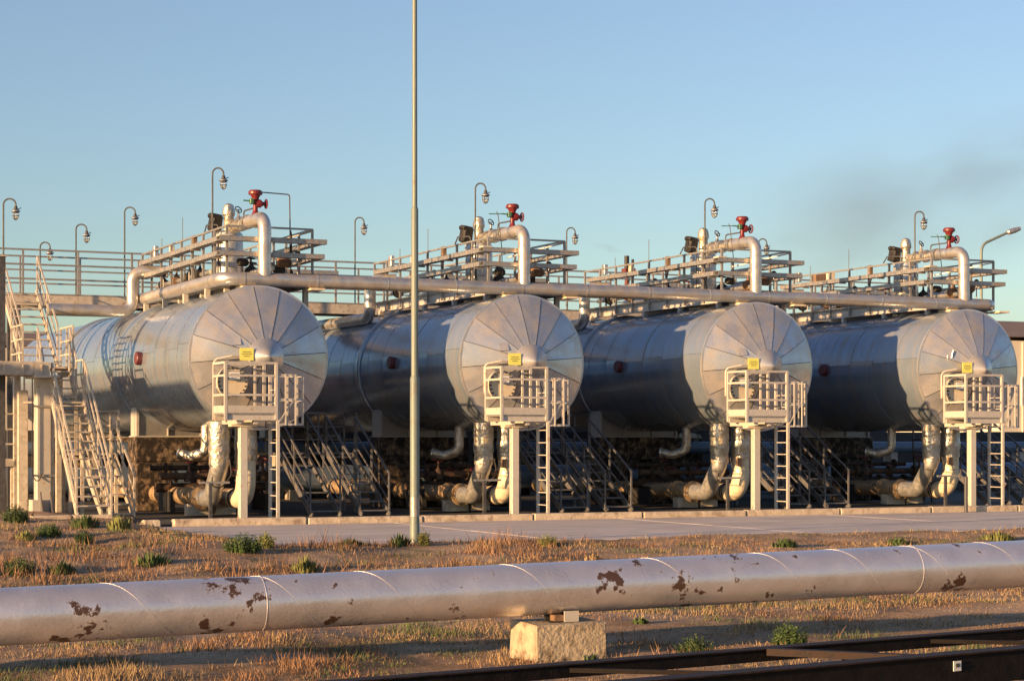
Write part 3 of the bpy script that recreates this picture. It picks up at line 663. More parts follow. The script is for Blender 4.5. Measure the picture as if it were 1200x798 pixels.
    part(t, 'positioner', MB().cbox(P(0.29 - 0.11, 1.2, 7.56), (0.10, 0.12, 0.13), 0.015), 'green')
    bar(t, 'air_line', P(0.29 - 0.14, 1.2, 7.57), P(0.29 - 0.32, 1.2, 7.575), 'green', 0.035, kind='rod')
    SET.append(t)

    t = thing('deck_piping', 'small bore pipes and valves along the platform of the {w} tank', 'pipes', P(0.8, 5, 5.8), 'deck pipework on the tank tops')
    for (xx, zz, rr, a, b) in ((-0.15, 6.02, 0.06, 3.6, 9.0), (0.75, 5.98, 0.08, 1.4, 9.0), (1.2, 6.1, 0.05, 1.3, 7.0)):
        part(t, 'pipe', MB().tube([P(xx, a, zz), P(xx, b, zz)], rr, 12), 'galv', True)
        for k in range(4): bar(t, 'stand', P(xx, a + (b - a) * (k + 0.4) / 4, 5.79), P(xx, a + (b - a) * (k + 0.4) / 4, zz), 'dark_steel', 0.05)
    rv = random.Random(11)
    for xx, yy in ((-0.15, 4.6), (-0.15, 5.6), (-0.15, 6.9), (-0.15, 8.2), (0.75, 1.7), (0.75, 3.1), (0.75, 5.0), (0.75, 7.4), (1.2, 2.2), (1.2, 4.4)):
        mm = rv.choice(['dark_steel', 'wood_brown', 'galv', 'dark_steel'])
        part(t, 'valve', MB().lathe([(0.13, -0.11), (0.15, -0.06), (0.10, 0.0), (0.15, 0.06), (0.13, 0.11)], 14, P(xx, yy, 6.02), (0, 1, 0)).lathe([(0.06, 0.05), (0.08, 0.12), (0.03, 0.2), (0.02, 0.34)], 10, P(xx, yy, 6.02)), mm, True)
        part(t, 'valve_wheel', MB().torus(P(xx, yy, 6.36), 0.10, 0.014, (0, -0.3, 1), 16, 6).tube([P(xx - 0.1, yy, 6.36), P(xx + 0.1, yy, 6.36)], 0.01, 6), rv.choice(['red', 'dark_steel', 'dark_steel']), True)
    for xx, yy, h in ((-0.3, 5.1, 6.3), (-0.3, 7.7, 6.2), (1.45, 1.5, 6.3)):
        bar(t, 'gauge_stem', P(xx, yy, 5.79), P(xx, yy, h), 'steel_paint', 0.03, kind='rod')
        part(t, 'gauge', MB().lathe([(0.07, -0.025), (0.075, 0), (0.07, 0.03)], 14, P(xx, yy, h + 0.06), (0, -1, 0)), 'dark_steel', True)
    part(t, 'actuator', MB().lathe([(0.09, -0.18), (0.12, -0.14), (0.12, 0.12), (0.08, 0.17)], 14, P(1.05, 1.35, 6.12), (1, 0.2, 0)), 'wood_brown', True)
    part(t, 'actuator', MB().lathe([(0.08, -0.14), (0.10, -0.10), (0.10, 0.10), (0.06, 0.14)], 14, P(0.05, 1.5, 6.10), (1, 0.3, 0)), 'dark_steel', True)
    SET.append(t)
build_top()

# ================================================================== goose neck lamps
def lamp(px, ytop, Y, zb, label, width=0.27):
    tp = at_Y(px, ytop, Y); x, y, z = tp
    t = thing('gooseneck_lamp', label, 'lamp', (x, y, zb), 'goose neck lamps')
    dx, dy = math.cos(R(-20)), math.sin(R(-20)); wv = Vector((dx, dy, 0)) * width
    b = Vector((x, y, 0))
    pts = [b + Vector((0, 0, zb)), b + Vector((0, 0, (zb + z) / 2))] + [b + wv / 2 - wv / 2 * math.cos(R(a)) + Vector((0, 0, z - 0.14 + 0.14 * math.sin(R(a)))) for a in range(0, 181, 20)] + [b + wv + Vector((0, 0, z - 0.20))]
    part(t, 'pole', MB().tube(pts, 0.022, 8), 'lamp_dark', True)
    c = b + wv + Vector((0, 0, z))
    part(t, 'socket', MB().lathe([(0.03, -0.18), (0.045, -0.20), (0.05, -0.26), (0.085, -0.28), (0.09, -0.33), (0.07, -0.35)], 14, c), 'dark_paint', True)
    part(t, 'shade', MB().lathe([(0.05, -0.265), (0.115, -0.30), (0.118, -0.315), (0.05, -0.28)], 16, c, caps=False), 'galv', True)
    part(t, 'glass', MB().lathe([(0.068, -0.345), (0.075, -0.42), (0.06, -0.48), (0.02, -0.51)], 14, c), 'lamp_glass', True)
    cage = MB()
    for k in range(4):
        a = R(45 + 90 * k); d = Vector((math.cos(a), math.sin(a), 0))
        cage.tube([c + d * 0.082 + Vector((0, 0, -0.33)), c + d * 0.086 + Vector((0, 0, -0.44)), c + d * 0.05 + Vector((0, 0, -0.51)), c + Vector((0, 0, -0.53))], 0.007, 5)
    cage.torus(c + Vector((0, 0, -0.42)), 0.085, 0.007, (0, 0, 1), 14, 5)
    part(t, 'guard', cage, 'dark_paint', True)
    bar(t, 'wing_clamp', c + Vector((0.05, 0, -0.26)), c + Vector((0.13, 0, -0.22)), 'dark_paint', 0.02)
    return t
lamp(249, 197, TY + 2.3, 5.79, 'goose neck lamp standing on the leftmost tank beside the dome')
SET_L = []
for k, (px, yt) in enumerate(((557, 215), (826, 233), (1072, 248))):
    lamp(px, yt, TY + 2.3, 5.79, 'goose neck lamp standing on the %s tank beside the dome' % WHICH[k + 1])
lamp(416, 255, 56.5, 5.88, 'goose neck lamp on the rear walkway between the leftmost and second tanks')
lamp(664, 267, 56.5, 5.88, 'goose neck lamp on the rear walkway between the second and third tanks')
lamp(889, 280, 56.5, 5.88, 'goose neck lamp on the rear walkway half hidden behind the third riser')
lamp(89, 263, 56.5, 5.88, 'goose neck lamp on the rear walkway above the lower stairs', 0.30)
lamp(146, 243, 56.5, 5.88, 'tallest goose neck lamp on the rear walkway left of the tanks', 0.30)
lamp(47, 284, 57.4, 5.88, 'shortest goose neck lamp at the head of the left stairs', 0.28)
lamp(4, 233, 50.0, 6.3, 'goose neck lamp on the steel column at the left edge', 0.30)

# ================================================================== copies for tanks two to four
for o in SET: pass
TEMPL = [(o, o['label']) for o in SET]
for i in range(1, 4):
    for o, lb in TEMPL:
        c = copy_tree(o, None, S * i); c['label'] = lb.replace('{W}', WHICH[i].capitalize() if False else WHICH[i]).replace('{w}', WHICH[i])
for o, lb in TEMPL: o['label'] = lb.replace('{W}', WHICH[0]).replace('{w}', WHICH[0])

# ================================================================== header pipe
t = thing('header_pipe', 'long grey header pipe running along the front of all tank tops', 'pipe', P(10, 0.6, 5.4))
hz = 5.62
part(t, 'pipe', MB().tube(fillet([P(-0.70, 9.2, hz), P(-0.70, 0.6, hz), (36.2, TY + 0.6, hz), (36.2, TY + 1.6, hz)], 0.32, 8), 0.165, 20), 'pipe_clad', True)
for k in range(12):
    x = TX - 0.2 + 1.83 * k; part(t, 'joint_band', MB().lathe([(0.168, -0.02), (0.172, 0), (0.168, 0.02)], 20, (x, TY + 0.6, hz), (1, 0, 0)), 'galv', True)
for k in range(4): part(t, 'joint_band', MB().lathe([(0.168, -0.02), (0.172, 0), (0.168, 0.02)], 20, P(-0.70, 1.4 + 2 * k, hz), (0, 1, 0)), 'galv', True)
for i in range(4):
    for xx in (-0.1, 1.62): block(t, 'pipe_shoe', (TX + S * i + xx, TY + 0.72, hz - 0.195), (0.36, 0.55, 0.05), 'cream_pipe')
for k in range(4): bar(t, 'support_post', P(-0.70, 2 + 2 * k, TZ + 1.5), P(-0.70, 2 + 2 * k, hz - 0.1), 'white_paint', 0.12)

# risers at the back of the roof platforms
for i in range(4):
    X = TX + S * i - 1.02; Y = 53.6
    lab = ['silver elbow pipe rising behind the roof of the leftmost tank', 'silver downpipe elbow left of the second tank', 'silver downpipe elbow left of the third tank', 'silver downpipe elbow left of the rightmost tank'][i]
    t = thing('elbow_pipe', lab, 'pipe', (X, Y, 5.2), 'rear elbow pipes')
    lz = TZ + math.sqrt(TR ** 2 - 1.02 ** 2) + 0.18
    if i == 0: pts = [(X - 2.3, Y, lz), (X, Y, lz), (X, Y, 6.36), (X + 0.9, Y - 0.3, 6.36)]
    else: pts = [(X - 0.1, Y + 7, lz), (X, Y, lz), (X, Y, 6.36), (X + 0.7, Y - 0.3, 6.36)]
    part(t, 'pipe', MB().tube(fillet(pts, 0.3, 8), 0.165, 18), 'pipe_clad', True)
    for z in (5.62, 6.0): part(t, 'band', MB().lathe([(0.17, -0.015), (0.17, 0.015)], 18, (X, Y, z)), 'galv', True)

# ================================================================== rear walkway
t = thing('rear_walkway', 'long railed steel walkway crossing behind the tank platforms', 'walkway', (23, 56.9, PAD_Z))
xa, xb, ya, yb, zd = 9.2, 40.0, 56.3, 57.6, 5.88
n = 20; L = (xb - xa) / n
for k in range(n):
    block(t, 'deck_plank', (xa + L * (k + 0.5), (ya + yb) / 2, zd - 0.02), (L - 0.015, yb - ya, 0.04), 'steel_paint')
    for yy in (ya + 0.05, yb - 0.05): block(t, 'side_beam', (xa + L * (k + 0.5), yy, zd - 0.19), (L - 0.006, 0.09, 0.29), 'stair_cream')
railing(t, [(xa, ya, 0), (xb, ya, 0)], zd, zd + 1.22, 'steel_paint', 1.55, wd=0.055)
railing(t, [(xa, yb, 0), (xb, yb, 0)], zd, zd + 1.15, 'steel_paint', 1.7, wd=0.05)
for k in range(5):
    for yy in (ya + 0.1, yb - 0.1): bar(t, 'leg', (10.6 + S * k, yy, PAD_Z), (10.6 + S * k, yy, zd - 0.3), 'dark_paint', 0.16)
    bar(t, 'leg_brace', (10.6 + S * k, ya + 0.1, 2.2), (10.6 + S * k, yb - 0.1, 4.5), 'dark_paint', 0.08)
for i in range(4):
    part(t, 'cable_tray', MB().box((TX + S * i + 4.1, ya - 0.12, 6.75), (3.4, 0.16, 0.12)), 'tray')

# ================================================================== left stair tower
t = thing('stair_tower', 'tall cream steel stair tower climbing beside the leftmost tank', 'stairs', (10.3, 49.5, PAD_Z))
m = 'stair_cream'
stair(t, 10.5, 0.92, 52.7, 3.66, 55.6, 5.86, m, 10, 1.05)
stair(t, 10.5, 0.78, 46.3, PAD_Z, 49.3, 2.70, m, 13, 1.05)
stair(t, 10.5, 0.78, 50.2, 2.72, 51.0, 3.60, m, 4, 1.05)
for k in range(2): block(t, 'landing_plank', (10.5, 49.55 + 0.45 * k, 2.70), (0.9, 0.44, 0.05), m)
for yy in (49.4, 50.15):
    for xx in (10.14, 10.88): bar(t, 'leg', (xx, yy, PAD_Z), (xx, yy, 2.68), m, 0.08)
railing(t, [(10.9, 49.35, 0), (10.9, 50.2, 0)], 2.72, 3.76, m, 0.8)
for k in range(4): block(t, 'landing_plank', (10.4, 51.25 + 0.42 * k, 3.62), (1.3, 0.41, 0.05), m)
for k in range(5): block(t, 'bridge_plank', (9.65 - 0.6 * k, 49.6, 3.66), (0.59, 1.1, 0.05), m)
for yy in (49.05, 50.15): bar(t, 'bridge_beam', (7.0, yy, 3.49), (10.0, yy, 3.49), m, 0.26, 0.08) if False else block(t, 'bridge_beam', (8.5, yy, 3.49), (3.0, 0.08, 0.28), m)
for k in range(7): block(t, 'bridge_stiffener', (7.1 + 0.45 * k, 48.99, 3.49), (0.03, 0.05, 0.24), m)
for xx in (9.78, 11.02): block(t, 'landing_beam', (xx, 52.0, 3.5), (0.08, 1.7, 0.18), m)
cl = part(t, 'column', MB().cbox((9.92, 49.5, 1.6), (0.36, 0.36, 3.4), 0.02), 'white_paint')
part(t, 'column_head', MB().cbox((9.92, 49.5, 3.32), (0.62, 1.2, 0.06), 0.01), 'white_paint')
block(t, 'column_foot', (9.86, 49.45, 0.1), (0.48, 0.5, 0.4), 'white_paint')
for sx in (-0.1, 0.14): part(t, 'gusset', MB().prism([(9.9 + sx, 49.2, PAD_Z), (9.9 + sx, 48.85, PAD_Z), (9.9 + sx, 49.2, 0.5)], (0.03, 0, 0)), 'stair_paint')
for xx in (9.85, 10.95): bar(t, 'leg', (xx, 52.5, PAD_Z), (xx, 52.5, 3.45), m, 0.16)
railing(t, [(11.04, 51.2, 0), (11.04, 52.7, 0)], 3.64, 4.7, m, 0.9)
railing(t, [(9.76, 51.2, 0), (9.76, 52.7, 0)], 3.64, 4.7, m, 0.9)
for z in (0.9, 2.6): block(t, 'pipe_clip', (9.9, 49.28, z), (0.55, 0.05, 0.05), 'steel_paint')
part(t, 'cable', MB().tube(fillet([(9.62, 49.25, 3.3), (9.62, 49.25, 0.9), (9.75, 49.2, 0.7), (9.85, 49.22, 0.95)], 0.08, 4), 0.014, 6), 'dark_steel', True)
t = thing('side_stairs', 'short cream stairs with handrails between the stair tower and leftmost pier', 'stairs', (11.2, 48, PAD_Z))
stair(t, 11.2, 0.75, 46.9, PAD_Z, 49.4, 1.42, 'stair_cream', 7)
for k in range(5): block(t, 'deck_plank', (10.65 + 0.27 * k, 49.9, 1.42), (0.26, 0.95, 0.05), 'stair_cream')
for xx in (10.6, 11.75):
    for yy in (49.5, 50.3): bar(t, 'leg', (xx, yy, PAD_Z), (xx, yy, 1.40), 'stair_cream', 0.08)
railing(t, [(10.55, 50.36, 0), (11.8, 50.36, 0), (11.8, 49.44, 0)], 1.44, 2.5, 'stair_cream', 0.7)
t = thing('side_landing', 'low cream landing with railings at the left edge below the bridge', 'platform', (8.7, 53.0, PAD_Z))
for k in range(6): block(t, 'deck_plank', (7.4 + 0.45 * k, 53.2, 1.25), (0.44, 1.4, 0.06), 'stair_cream')
bar(t, 'front_beam', (7.1, 52.45, 1.16), (9.9, 52.45, 1.16), 'stair_cream', 0.06, 0.14)
for xx in (7.4, 8.5, 9.1, 9.8): bar(t, 'leg', (xx, 52.6, PAD_Z), (xx, 52.6, 1.2), 'stair_cream', 0.17)
railing(t, [(7.1, 52.5, 0), (9.9, 52.5, 0)], 1.28, 2.45, 'stair_cream', 0.45)
t = thing('steel_column', 'dark grey steel column at the left edge', 'column', (8.98, 50.0, -0.3))
part(t, 'shaft', MB().box((8.98, 50.0, 3.0), (0.03, 0.2, 6.6)).box((8.98, 49.9, 3.0), (0.22, 0.03, 6.6)).box((8.98, 50.1, 3.0), (0.22, 0.03, 6.6)), 'dark_paint')
block(t, 'cap', (8.98, 50, 6.31), (0.3, 0.3, 0.03), 'stair_cream'); block(t, 'foot', (8.98, 50, -0.26), (0.4, 0.4, 0.1), 'concrete')
pb = at_z(32, 606, -0.2)
t = thing('pipe_post', 'thin white pipe post in a small concrete footing left of the stairs', 'post', (pb.x, pb.y, -0.35))
part(t, 'footing', MB().cbox((pb.x + 0.05, pb.y, -0.15), (0.42, 0.3, 0.45), 0.03), 'kerb')
bar(t, 'tube', (pb.x - 0.08, pb.y, -0.2), (pb.x - 0.08, pb.y, 3.4), 'white_paint', 0.045, kind='rod')
# second post column left of stairs
t = thing('steel_post', 'tan square post behind the thin pipe post', 'post', (9.5, 49.9, PAD_Z))
part(t, 'shaft', MB().cbox((9.5, 49.9, 1.45), (0.24, 0.24, 3.1), 0.01), 'stair_cream'); block(t, 'foot', (9.5, 49.9, -0.06), (0.4, 0.4, 0.14), 'stair_cream')
bar(t, 'arm', (9.5, 49.75, 2.7), (9.8, 49.6, 2.7), 'steel_paint', 0.05)

# unseen rack added past the left edge to shadow the leftmost tank
t = thing('shadow_rack', 'unseen pipe rack added to cast a shadow on the leftmost tank', 'pipe rack', (-6, 60, -0.35))
part(t, 'pipe', MB().tube([(-6, 40.5, 5.2), (-6, 60, 5.2), (-6, 95, 5.2)], 0.33, 16), 'pipe_clad', True)
for k in range(6): bar(t, 'rack_post', (-6, 44 + 9 * k, -0.4), (-6, 44 + 9 * k, 4.9), 'steel_paint', 0.2)

# ================================================================== extras on single tanks
t = thing('instrument_line', 'thin dark instrument tube beside the red valve of the leftmost tank', 'tube', P(1.0, 1.25, 5.8))
part(t, 'tube', MB().tube(fillet([P(0.46, 1.25, 7.80), P(1.16, 1.25, 7.78), P(1.19, 1.25, 5.8)], 0.06, 4), 0.016, 6), 'dark_paint', True)
part(t, 'filter', MB().lathe([(0.02, 6.3), (0.035, 6.33), (0.035, 6.8), (0.015, 6.9)], 10, P(1.19, 1.25, 0)), 'dark_steel', True)
part(t, 'base_valve', MB().lathe([(0.06, 5.8), (0.06, 5.9), (0.03, 5.95)], 10, P(1.19, 1.25, 0)), 'dark_steel', True)
for i in range(1, 4):
    t = thing('sensing_line', 'thin bent tube left of the red valve, %s tank' % WHICH[i], 'tube', P(S * i - 0.1, 1.1, 6.0), 'thin tubes by the red valves')
    part(t, 'tube', MB().tube(fillet([P(S * i + 0.1, 1.15, 7.57), P(S * i - 0.42, 1.15, 7.55)], 0.05, 3), 0.013, 6), 'green', True)
    part(t, 'whip', MB().tube([P(S * i - 0.20, 1.15, 7.62), P(S * i - 0.16, 1.14, 7.5), P(S * i - 0.08, 1.1, 6.7), P(S * i - 0.06, 1.1, 5.95)], 0.012, 6), 'dark_paint', True)
jb = at_Y(960, 327, TY + 8.6)
t = thing('junction_box', 'brown and cream cabinet on the platform railing of the rightmost tank', 'cabinet', (jb.x, jb.y, 5.8))
part(t, 'case', MB().cbox((jb.x, jb.y, jb.z), (0.42, 0.25, 0.32), 0.01), 'wood_brown')
part(t, 'side_case', MB().cbox((jb.x + 0.37, jb.y, jb.z + 0.03), (0.30, 0.28, 0.38), 0.01), 'cream_pipe')
bar(t, 'stand', (jb.x + 0.1, jb.y, 5.8), (jb.x + 0.1, jb.y, jb.z), 'steel_paint', 0.06)
fp = P(3 * S - 0.75, -0.34, TZ + 0.42)
t = thing('loose_patch', 'bent loose patch on the end of the rightmost tank', 'patch', fp)
part(t, 'sheet', MB().box(fp, (0.24, 0.012, 0.2), Quaternion((0.3, 0.2, 1), 0.6)).box(fp + Vector((-0.13, 0.04, -0.1)), (0.12, 0.05, 0.14)), 'head_cladding')
for i in (0, 1, 2):
    fp = P(S * i - 0.70, -0.40, TZ + 0.36)
    o = to_obj('patch_plate', MB().box(fp, (0.24, 0.01, 0.20), Quaternion((1, 0, 0), R(-20)) @ Quaternion((0, 0, 1), R(-18))), 'head_cladding')
    tag(o, 'small square patch riveted on the end of the %s tank' % WHICH[i], 'patch', 'patches on the tank ends')

# ================================================================== tall pole
b0 = at_Y(486, 640, 34.0); gzp = gz(b0.x, b0.y)
t = thing('lamp_mast', 'tall slim grey green mast in front of the second tank', 'pole', (b0.x, b0.y, gzp))
part(t, 'lower_tube', MB().lathe([(0.085, gzp - 0.1), (0.085, 2.9), (0.06, 2.96)], 18, (b0.x, b0.y, 0)), 'lamp_pole', True)
part(t, 'middle_tube', MB().lathe([(0.066, 2.9), (0.066, 6.0), (0.045, 6.06)], 18, (b0.x, b0.y, 0)), 'lamp_pole', True)
part(t, 'upper_tube', MB().lathe([(0.048, 6.0), (0.042, 11.5)], 16, (b0.x, b0.y, 0)), 'lamp_pole', True)
part(t, 'foot_sleeve', MB().lathe([(0.09, gzp - 0.1), (0.09, gzp + 0.35), (0.086, gzp + 0.36)], 18, (b0.x, b0.y, 0)), 'lamp_pole', True)
part(t, 'paint_band', MB().lathe([(0.0875, gzp + 0.50), (0.0875, gzp + 0.85)], 18, (b0.x, b0.y, 0)), 'steel_paint', True)
# short post at right by the kerb
pb = at_Y(1132, 600, CURB_Y - 0.3)
t = thing('bollard_post', 'thin dark post by the kerb in front of the rightmost tank', 'post', (pb.x, pb.y, ROAD_Z))
part(t, 'tube', MB().tube([(pb.x, pb.y, ROAD_Z), (pb.x, pb.y, 0.78)], 0.05, 10), 'dark_paint', True); part(t, 'cap', MB().lathe([(0.055, 0.77), (0.055, 0.79), (0.02, 0.81)], 10, (pb.x, pb.y, 0)), 'dark_paint', True)

# ================================================================== foreground pipeline
PA = at_depth(0, 722.5, 18.2); PB = at_depth(1200, 660, 22.7); PD = (PB - PA)
A0 = PA - PD * 0.35; A1 = PB + PD * 0.9; PR = 0.265; ax = PD.normalized()
t = thing('foreground_pipeline', 'large silver painted pipeline crossing the foreground with peeling rust patches', 'pipeline', (PA + PD * 0.49) - Vector((0, 0, 0.6)))
part(t, 'pipe', MB().tube([A0.lerp(A1, k / 30) for k in range(31)], PR, 48), 'silver_pipe', True)
side = ax.cross(Vector((0, 0, 1))).normalized(); upv = side.cross(ax)
def helix(s0, name):
    pts = []
    for k in range(41):
        a = R(190 - 290 * k / 40); pts.append(PA + ax * (s0 + 0.62 * k / 40 * 1.9) + (side * math.cos(a) + upv * math.sin(a)) * (PR + 0.001))
    part(t, name, MB().tube(pts, 0.0016, 6), 'weld', True)
for s0 in (-1.9, 0.55, 2.0, 3.05, 4.6, 6.2, 7.5, 8.45, 9.4, 10.4, 11.3): helix(s0, 'spiral_weld')
for s0 in (2.45, 9.9): part(t, 'girth_weld', MB().torus(PA + ax * s0, PR, 0.004, ax, 48, 6), 'weld', True)
# support block
pc = PA + PD * 0.49 - Vector((0, 0, 0)); gq = Quaternion((0, 0, 1), math.atan2(ax.y, ax.x))
kz = pc.z - PR
g0 = -0.52
t = thing('support_block', 'rough weathered concrete block carrying the foreground pipeline', 'block', (pc.x, pc.y, g0))
bb = MB().cbox((0, 0, 0), (0.80, 0.66, kz - 0.075 - g0), 0.015)
rnd = random.Random(5); bb.v = [v + Vector((rnd.uniform(-.012, .012), rnd.uniform(-.012, .012), rnd.uniform(-.01, .01))) for v in bb.v]
bb.v = [gq @ v + Vector((pc.x, pc.y, (kz - 0.075 + g0) / 2)) for v in bb.v]
part(t, 'body', bb, 'block')
t = thing('pipe_shoe', 'small grey steel pipe shoe between the concrete block and the pipeline', 'pipe shoe', (pc.x, pc.y, kz - 0.075))
sb = MB()
part(t, 'base_plate', MB().box(pc * 1 + Vector((0, 0, -PR - 0.069)), (0.34, 0.30, 0.012), gq), 'dark_steel')
part(t, 'web', MB().box(pc + Vector((0, 0, -PR - 0.025)), (0.30, 0.03, 0.075), gq), 'dark_steel')
part(t, 'front_plate', MB().box(pc + gq @ Vector((0.07, -0.17, -PR - 0.015)), (0.16, 0.015, 0.11), gq), 'white_paint')
part(t, 'wedge', MB().box(pc + gq @ Vector((-0.06, -0.1, -PR - 0.03)), (0.1, 0.12, 0.06), gq), 'wood_brown')
for sgn in (-1, 1):                                               # neighbouring supports outside the picture
    qc = pc + ax * (sgn * 9.0); kz2 = qc.z - PR
    bb = MB().box((0, 0, 0), (0.8, 0.66, kz2 + 0.8), gq); bb.v = [v + Vector((qc.x, qc.y, (kz2 - 0.8) / 2)) for v in bb.v]
    o = to_obj('support_block', bb, 'block'); tag(o, 'concrete block carrying the pipeline out of view to the ' + ('left' if sgn < 0 else 'right'), 'block')

# ================================================================== dark steel frame in the near corner
F1a = at_depth(420, 797, 12.6); F1b = at_depth(1200, 736, 15.6)
fz = (F1a.z + F1b.z) / 2; F1a = at_z(420, 797, fz); F1b = at_z(1200, 736, fz)
fd = (F1b - F1a).normalized(); fs_ = Vector((fd.y, -fd.x, 0))
t = thing('steel_trestle', 'dark rusty steel trestle of beams and braces at the bottom right', 'trestle', (F1a.x, F1a.y, -0.46))
def fp_(s, d, z=0.0): return F1a + fd * s + fs_ * d + Vector((0, 0, z))
Lf = 12.0
def fbeam(name, s0, s1, d, w_, h_, m): bar(t, name, fp_(s0, d, -h_ / 2), fp_(s1, d, -h_ / 2), m, h_ if False else w_, h_) 
def hbeam(name, a, b, w_, h_, m):
    a = Vector(a); b = Vector(b); dd = b - a; q = Quaternion((0, 0, 1), math.atan2(dd.y, dd.x))
    part(t, name, MB().box((a + b) / 2 - Vector((0, 0, h_ / 2)), (dd.length, w_, h_), q), m)
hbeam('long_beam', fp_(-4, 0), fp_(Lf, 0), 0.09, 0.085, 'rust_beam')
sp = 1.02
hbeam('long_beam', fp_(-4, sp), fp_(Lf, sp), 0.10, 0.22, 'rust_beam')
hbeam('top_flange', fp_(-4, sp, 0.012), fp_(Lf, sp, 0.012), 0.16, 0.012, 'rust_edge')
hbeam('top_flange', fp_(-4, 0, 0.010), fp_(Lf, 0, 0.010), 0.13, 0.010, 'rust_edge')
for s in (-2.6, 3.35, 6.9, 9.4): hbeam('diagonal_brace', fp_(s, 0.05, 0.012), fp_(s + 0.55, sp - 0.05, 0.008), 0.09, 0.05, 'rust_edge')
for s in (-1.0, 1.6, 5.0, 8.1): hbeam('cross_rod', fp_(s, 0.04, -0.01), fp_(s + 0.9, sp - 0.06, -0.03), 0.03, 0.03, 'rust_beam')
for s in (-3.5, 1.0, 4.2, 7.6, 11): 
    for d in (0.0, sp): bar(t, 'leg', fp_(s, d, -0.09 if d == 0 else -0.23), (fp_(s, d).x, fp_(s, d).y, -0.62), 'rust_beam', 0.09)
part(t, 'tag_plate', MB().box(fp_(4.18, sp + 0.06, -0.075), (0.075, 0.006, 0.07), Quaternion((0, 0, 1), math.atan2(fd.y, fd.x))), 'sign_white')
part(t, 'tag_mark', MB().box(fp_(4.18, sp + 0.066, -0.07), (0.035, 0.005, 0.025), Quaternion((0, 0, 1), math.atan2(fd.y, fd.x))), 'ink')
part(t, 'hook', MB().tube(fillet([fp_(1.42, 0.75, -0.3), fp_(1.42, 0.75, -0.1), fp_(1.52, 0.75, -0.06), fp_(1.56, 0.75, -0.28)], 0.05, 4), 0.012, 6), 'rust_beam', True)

# ================================================================== background
def warehouse(px, ytop, Y, wd, dp, label, windows=0):
    p = at_Y(px, ytop, Y); h = p.z
    t = thing('warehouse', label, 'building', (p.x + wd / 2, Y + dp / 2, -0.35))
    part(t, 'wall', MB().box((p.x + wd / 2, Y + dp / 2, (h - 0.9) / 2 - 0.2), (wd, dp, h - 0.5)), 'cream_wall')
    part(t, 'roof', MB().prism([(p.x - 0.3, Y - 0.3, h - 0.72), (p.x - 0.3, Y + dp + 0.3, h - 0.72), (p.x - 0.3, Y + dp / 2, h + 0.6)], (wd + 0.6, 0, 0)), 'brown_roof')
    for k in range(windows):
        xx = p.x + wd * (k + 0.5) / windows
        f = part(t, 'window', MB().box((xx, Y - 0.03, h * 0.55), (wd / windows * 0.45, 0.08, 1.5)), 'sign_white')
        block(f, 'pane', (xx, Y - 0.075, h * 0.55), (wd / windows * 0.45 - 0.25, 0.03, 1.25), 'win_dark')
    for k in range(int(wd / 3)):
        block(t, 'wall_rib', (p.x + 1.5 + 3 * k, Y - 0.02, h * 0.45), (0.12, 0.1, h * 0.85), 'cream_wall')
warehouse(1171, 378, 82, 30, 14, 'cream wall building with brown roof edge behind the rightmost tank', 6)
warehouse(-60, 392, 150, 60, 14, 'long low cream building far behind the tanks on the left', 12)
warehouse(690, 398, 165, 70, 14, 'long low cream building far behind the tanks on the right', 12)
for k, (Y, z, r) in enumerate(((60.5, 0.55, 0.40), (62.0, 1.5, 0.22))):
    t = thing('background_pipeline', ['thick blue grey pipeline behind the piers', 'thin raised blue grey pipeline behind the piers'][k], 'pipeline', (28, Y, PAD_Z))
    part(t, 'pipe', MB().tube([(6, Y, z), (25, Y, z), (52, Y, z)], r, 18), 'blue_pipe', True)
    for q in range(8): part(t, 'support', MB().box((8 + 6 * q, Y, (z - r + PAD_Z) / 2 + 0.02), (0.3, 0.5, z - r - PAD_Z + 0.04)), 'concrete')
t = thing('gap_filler_wall', 'low wall added to darken the gaps far behind the tanks', 'wall', (30, 68, -0.35))  # added wall, near-black so the gaps below the tanks read as dark
for k in range(16): part(t, 'wall_panel', MB().cbox((2 + 4 * k, 68, 0.85 + 0.02 * (k % 3)), (3.97, 0.3, 2.5), 0.02), 'gap_dark')
# street lamp at right
sl = at_Y(1150, 300, 72)
t = thing('street_lamp', 'street lamp with slanted arm behind the rightmost tank', 'street lamp', (sl.x, sl.y, -0.35))
tp = at_Y(1151, 287, 72); te = at_Y(1180, 273, 72); th_ = at_Y(1195, 268, 72)
part(t, 'mast', MB().tube(fillet([(sl.x, 72, -0.35), (sl.x, 72, tp.z), te], 0.5, 6), 0.06, 10), 'lamp_pole', True)
part(t, 'lamp_head', MB().tube([te, te.lerp(th_, 0.1), te.lerp(th_, 0.6), th_], [0.05, 0.12, 0.13, 0.09], 10), 'galv', True)
# flare stacks
for k, (px, yt, wd, lb) in enumerate(((734.5, 300, 0.40, 'thicker red brown stack with smoke, behind the third tank'), (741.5, 304, 0.22, 'thinner red brown stack behind the third tank'))):
    p = at_Y(px, yt, 260)
    t = thing('flare_stack', lb, 'chimney', (p.x, 260, -0.35), 'stacks behind the third tank')
    part(t, 'shaft', MB().lathe([(wd, -0.35), (wd * 0.8, p.z - 3.2)], 12, (p.x, 260, 0)), 'stack_red', True)
    part(t, 'tip', MB().lathe([(wd * 0.9, p.z - 3.2), (wd * 0.9, p.z)], 12, (p.x, 260, 0)), 'dark_steel', True)
    if k == 0:
        zz = at_Y(735, 318, 260).z; part(t, 'gallery', MB().box((p.x + 0.3, 260, zz), (1.7, 1.3, 0.8)), 'stack_red')

